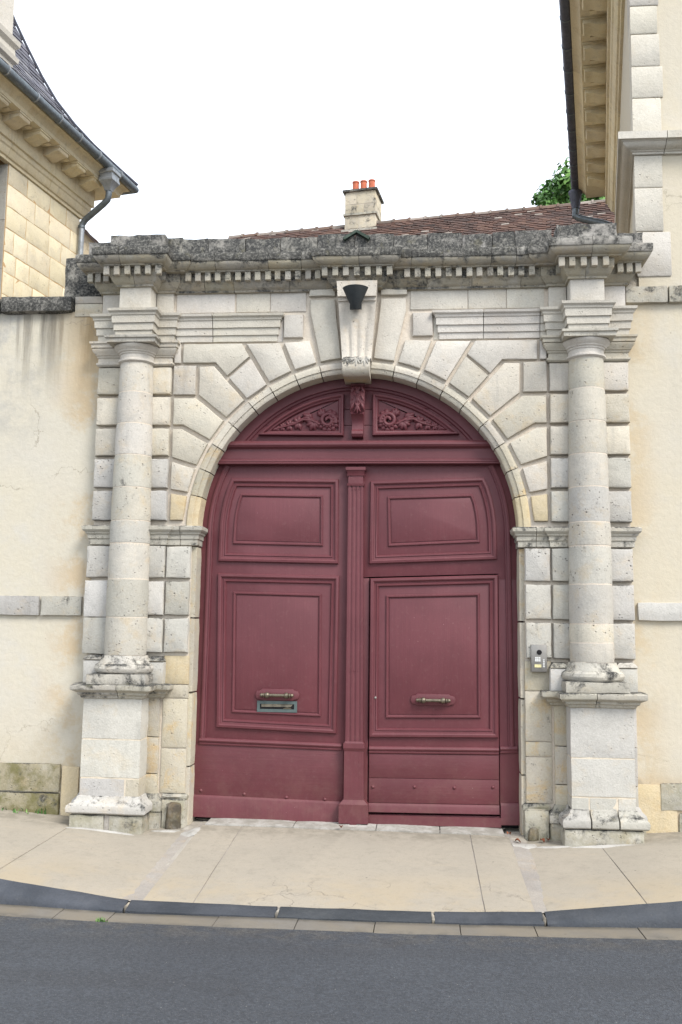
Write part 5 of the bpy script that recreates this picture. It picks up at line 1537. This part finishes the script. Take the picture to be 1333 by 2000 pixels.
for r in range(rowsn):
    if r < rowsn * .2: continue
    c0 = r * .112
    x = X0 + (.085 if r % 2 else 0)
    sag = .0
    while x < X1:
        w = .17
        jx = random.uniform(-.006, .006); jl = random.uniform(-.005, .005); li = random.uniform(.020, .028)
        wob = .022 * noise.noise(Vector((x * .5, r * .12, 0)))
        a, b = x + jx + .004, x + w + jx - .004
        d0, d1 = c0 + jl, min(L_, c0 + .21)
        tw = random.uniform(-.006, .006)
        def Q(xx, d, h): return FB(xx, S_E + dv.x * d + nv.x * (h + wob), Z_E + dv.y * d + nv.y * (h + wob))
        p = [Q(a, d0, li + .012 + tw), Q(b, d0, li + .012 - tw), Q(b, d1, .004), Q(a, d1, .004), Q(a, d0, li - .006 + tw), Q(b, d0, li - .006 - tw)]
        t = random.random()
        t = min(1, max(0, .18 + t * .42 + .30 * noise.noise(Vector((x * .6, r * .25, 3)))))
        if random.random() < .03: t = .97
        tl.add(p, [(0, 1, 2, 3), (4, 5, 1, 0), (0, 3, 4), (1, 5, 2)], t)
        x += w
to = tl.build('roof_tile', MT['tiles'], broof, smooth=False, recalc=False); to['kind'] = 'stuff'
x = X0
rproto = None
while x < X1:
    w = .36
    mb = MB(); vs, fs = [], []
    k = 7
    for xx, rr in ((x, .098), (x + w * .86, .104), (x + w * .88, .125), (x + w, .125)):
        for q in range(k + 1):
            a = math.pi * q / k
            p = FB(xx, S_R + rr * 1.05 * math.cos(a), Z_R - .07 + rr * .95 * math.sin(a) + .015 * noise.noise(Vector((x * .4, 0, 0))))
            vs.append(p)
    for i in range(3): fs += [(i * (k + 1) + q, i * (k + 1) + q + 1, (i + 1) * (k + 1) + q + 1, (i + 1) * (k + 1) + q) for q in range(k)]
    fs += [tuple(range(k + 1)), tuple(range(3 * (k + 1), 4 * (k + 1)))]
    mb.a = []; mb.add(vs, fs, .78 + .2 * random.random())
    mb.build('ridge_tile', MT['tiles'], broof, angle=50)
    x += w
# chimney: stone shaft, slab, three pots
cx0, cx1 = -4.90, -4.19; cs0, cs1 = 19.25, 19.95
mb = MB(); fbox(mb, FB, cx0 + .01, cx1 - .01, cs0 + .01, cs1 - .01, 10.0, 11.42); ch = mb.build('chimney', MT['mortar'], broof, smooth=False)
def cblock(x0, x1, s0, s1, z0, z1, mt='stone_chim'):
    mb = MB(); fn = lambda a, b, c: FB(a, b, c); rough_box(mb, x0, x1, s0, s1, z0, z1, .004, .1, .008, fn); mb.build('chimney_stone', MT[mt], ch)
for z0, z1, cut in ((10.1, 10.43, .55), (10.435, 10.79, .45), (11.06, 11.35, .38), (10.85, 11.055, .62)):
    xm = cx0 + (cx1 - cx0) * cut
    cblock(cx0, xm - .003, cs0, cs1, z0, z1 - .004); cblock(xm + .003, cx1, cs0, cs1, z0, z1 - .004)
cblock(cx0 - .035, cx1 + .035, cs0 - .035, cs1 + .035, 10.792, 10.846, 'stone_ledge')
cblock(cx0 - .05, cx1 + .05, cs0 - .05, cs1 + .05, 11.352, 11.405, 'stone_black')
cblock(cx0 - .06, cx1 + .06, cs0 - .10, cs0 + .1, 10.33, 10.44, 'stone_ledge')
for px in (cx0 + .20, cx0 + .385, cx0 + .575):
    c = FB(px, cs0 + .22, 0)
    mb = MB(); lathe(mb, [(.075, 11.40), (.072, 11.66), (.082, 11.665), (.082, 11.69), (.062, 11.69), (.06, 11.45)], c[0], c[1], 16, 0, caps=False); mb.build('chimney_pot', MT['terracotta'], ch)

# small outbuilding roof seen past the downpipe of the pavilion
ob = thing('outbuilding', 'small outbuilding with a tiled verge, glimpsed between the pavilion downpipe and the gateway', 'outbuilding', (-7.4, 12, 0))
gx = -6.30
mb = MB(); vs = []
prof = [(-1.6, 0), (1.35, 0), (1.35, 8.46), (-1.6, 11.31)]
vs = [(gx + x, 11.0, z) for x, z in prof] + [(gx + x, 13.5, z) for x, z in prof]
mb.add(vs, [(0, 1, 2, 3), (7, 6, 5, 4), (0, 4, 5, 1), (1, 5, 6, 2), (2, 6, 7, 3), (3, 7, 4, 0)]); mb.build('wall', MT['plaster_r'], ob, smooth=False)
mb = MB()
dd = Vector((2.95, 0, -2.85)).normalized()
for i in range(26):
    p = Vector((gx - 1.65, 0, 11.34)) + dd * (i * .165)
    for j in range(13):
        y = 10.92 + j * .2; q = p + dd * .2
        h = random.uniform(.02, .045)
        mb.add([(p.x, y, p.z + h - .02), (p.x, y + .19, p.z + h - .02), (q.x, y + .19, q.z + h), (q.x, y, q.z + h), (q.x, y, q.z), (q.x, y + .19, q.z)], [(0, 1, 2, 3), (3, 2, 5, 4), (0, 3, 4)], random.random())
t_ = mb.build('roof_tile', MT['tiles'], ob, smooth=False, recalc=False); t_['kind'] = 'stuff'
mb = MB(); vs = [(gx + x, y, z) for y in (10.9, 13.6) for x, z in ((-1.7, 11.38), (1.45, 8.34), (1.45, 8.28), (-1.7, 11.32))]
mb.add(vs, [(0, 1, 2, 3), (7, 6, 5, 4), (0, 4, 5, 1), (1, 5, 6, 2), (2, 6, 7, 3), (3, 7, 4, 0)]); mb.build('roof', MT['tiles'], ob, smooth=False)

# ================================================================== TREE behind the roof
tree = thing('broadleaf_tree', 'green broadleaf tree rising behind the tiled roof beside the dark gutter', 'tree', tuple(FB(.2, 27, 0)))
tc = Vector(FB(.62, 27, 13.95))
mb = MB(); tube(mb, [FB(.3, 27, 0), FB(.32, 27.05, 5), FB(.38, 27, 9.5), FB(.42, 27, 12.5), FB(.45, 27, 14.2)], [.32, .26, .2, .12, .04], 10)
for i in range(14):
    a = i * 2.4; z = 10.8 + i * .24; r = 1.7 - .06 * i
    p0 = Vector(FB(.40, 27, z)); p2 = p0 + Vector((math.cos(a) * r, math.sin(a) * r, .8 + .3 * math.sin(i)))
    tube(mb, [p0, p0.lerp(p2, .5) + Vector((0, 0, .12)), p2], [.07, .045, .015], 6)
mb.build('trunk', MT['bark'], tree)
mb = MB(); rt_ = random.Random(11)
clumps = []
for i in range(260):
    while True:
        q = Vector((rt_.uniform(-1, 1), rt_.uniform(-1, 1), rt_.uniform(-1, 1)))
        if .35 < q.length < 1: break
    rr = 1 + .22 * noise.noise(q * 2.2)
    clumps.append((tc + Vector((q.x * 1.7, q.y * 1.7, q.z * 1.6 - .35)) * rr, rt_.uniform(.22, .42), rt_.random()))
for c, r, tone in clumps:
    for j in range(80):
        q = Vector((rt_.gauss(0, 1), rt_.gauss(0, 1), rt_.gauss(0, .75))).normalized() * r * rt_.random() ** .4
        p = c + q
        nn_ = (q.normalized() + Vector((rt_.uniform(-.8, .8), rt_.uniform(-.8, .8), rt_.uniform(-.2, 1)))).normalized()
        u = nn_.orthogonal().normalized(); u = (Matrix.Rotation(rt_.uniform(0, 6.28), 3, nn_) @ u); w = nn_.cross(u)
        l = rt_.uniform(.06, .11)
        mb.add([p - u * l, p + w * l * .55, p + u * l * 1.1, p - w * l * .55], [(0, 1, 2, 3)], min(1, max(0, tone * .6 + rt_.random() * .4)))
mb.build('crown', MT['leaf'], tree, smooth=False, recalc=False)

# ================================================================== SMALL THINGS ON THE GROUND
def gz(x, y): return pav_z(x, y) if y > YK else lerp_tab(ZG, x) + .006
sp_ = [(-.09, -.05, .045, 'dry brown leaf on the threshold beside the centre post foot'), (1.30, -.03, .045, 'dry leaf in the corner under the right door edge'), (1.56, -.13, .045, 'orange dry leaf against the foot of the right jamb'), (1.61, -.10, .04, 'small dry leaf behind the orange one at the right jamb foot'), (1.36, -.15, .045, 'curled dry leaf in the gap at the right end of the threshold')]
for x, y, l, lab in sp_:
    a = random.uniform(0, 6.28); z = gz(x, y) + .016
    mb = MB(); vs = []
    for i in range(6):
        t = i / 5; w = l * .42 * math.sin(math.pi * (t * .85 + .08))
        for v in (-1, 0, 1):
            px, py = (t - .5) * l, v * w
            vs.append((x + px * math.cos(a) - py * math.sin(a), y + px * math.sin(a) + py * math.cos(a), z + .012 * abs(v) + .012 * math.sin(t * 4)))
    fs = [(i * 3 + j, i * 3 + j + 1, i * 3 + j + 4, i * 3 + j + 3) for i in range(5) for j in range(2)]
    o = mb.add(vs, fs).build('fallen_leaf', MT['dryleaf'], recalc=False)
    tag(o, lab, 'leaf', 'dry leaves fallen at the gate')
def tuft(name, x, y, z, k, h, lab, cat, group=None, spread=.04, wide=.004):
    mb = MB(); rr = random.Random(int(x * 1000))
    for i in range(k):
        a = rr.uniform(0, 6.28); bx, by = x + rr.gauss(0, spread), y + rr.gauss(0, spread * .35)
        hh = h * rr.uniform(.5, 1.1); ln = hh * rr.uniform(.3, .9)
        d = Vector((math.cos(a), math.sin(a))); n_ = Vector((-d.y, d.x)) * wide
        pts = [(0, 0), (.35, .6), (1, 1)]
        vs = []
        for t, zz in pts:
            w = 1 - t * .85
            vs += [(bx + d.x * ln * t - n_.x * w, by + d.y * ln * t - n_.y * w, z + hh * zz), (bx + d.x * ln * t + n_.x * w, by + d.y * ln * t + n_.y * w, z + hh * zz)]
        mb.add(vs, [(0, 1, 3, 2), (2, 3, 5, 4)], rr.random())
    o = mb.build(name, MT['leaf'], recalc=False, smooth=False)
    return tag(o, lab, cat, group)
tuft('grass_tuft', -1.42, YF - .22, lerp_tab(ZG, -1.42), 30, .03, 'small green grass tuft in the gutter joint, left of the door', 'grass tuft', None, .02)
tuft('weed', -3.0, .045, gz(-3.0, 0) - .005, 46, .035, 'low weeds along the foot of the mossy plinth', 'weeds', None, .16, .006)
tuft('weed', -2.72, .05, gz(-2.72, 0) - .005, 18, .06, 'tiny fern like weed at the plinth corner beside the left pedestal', 'weeds', None, .03, .006)
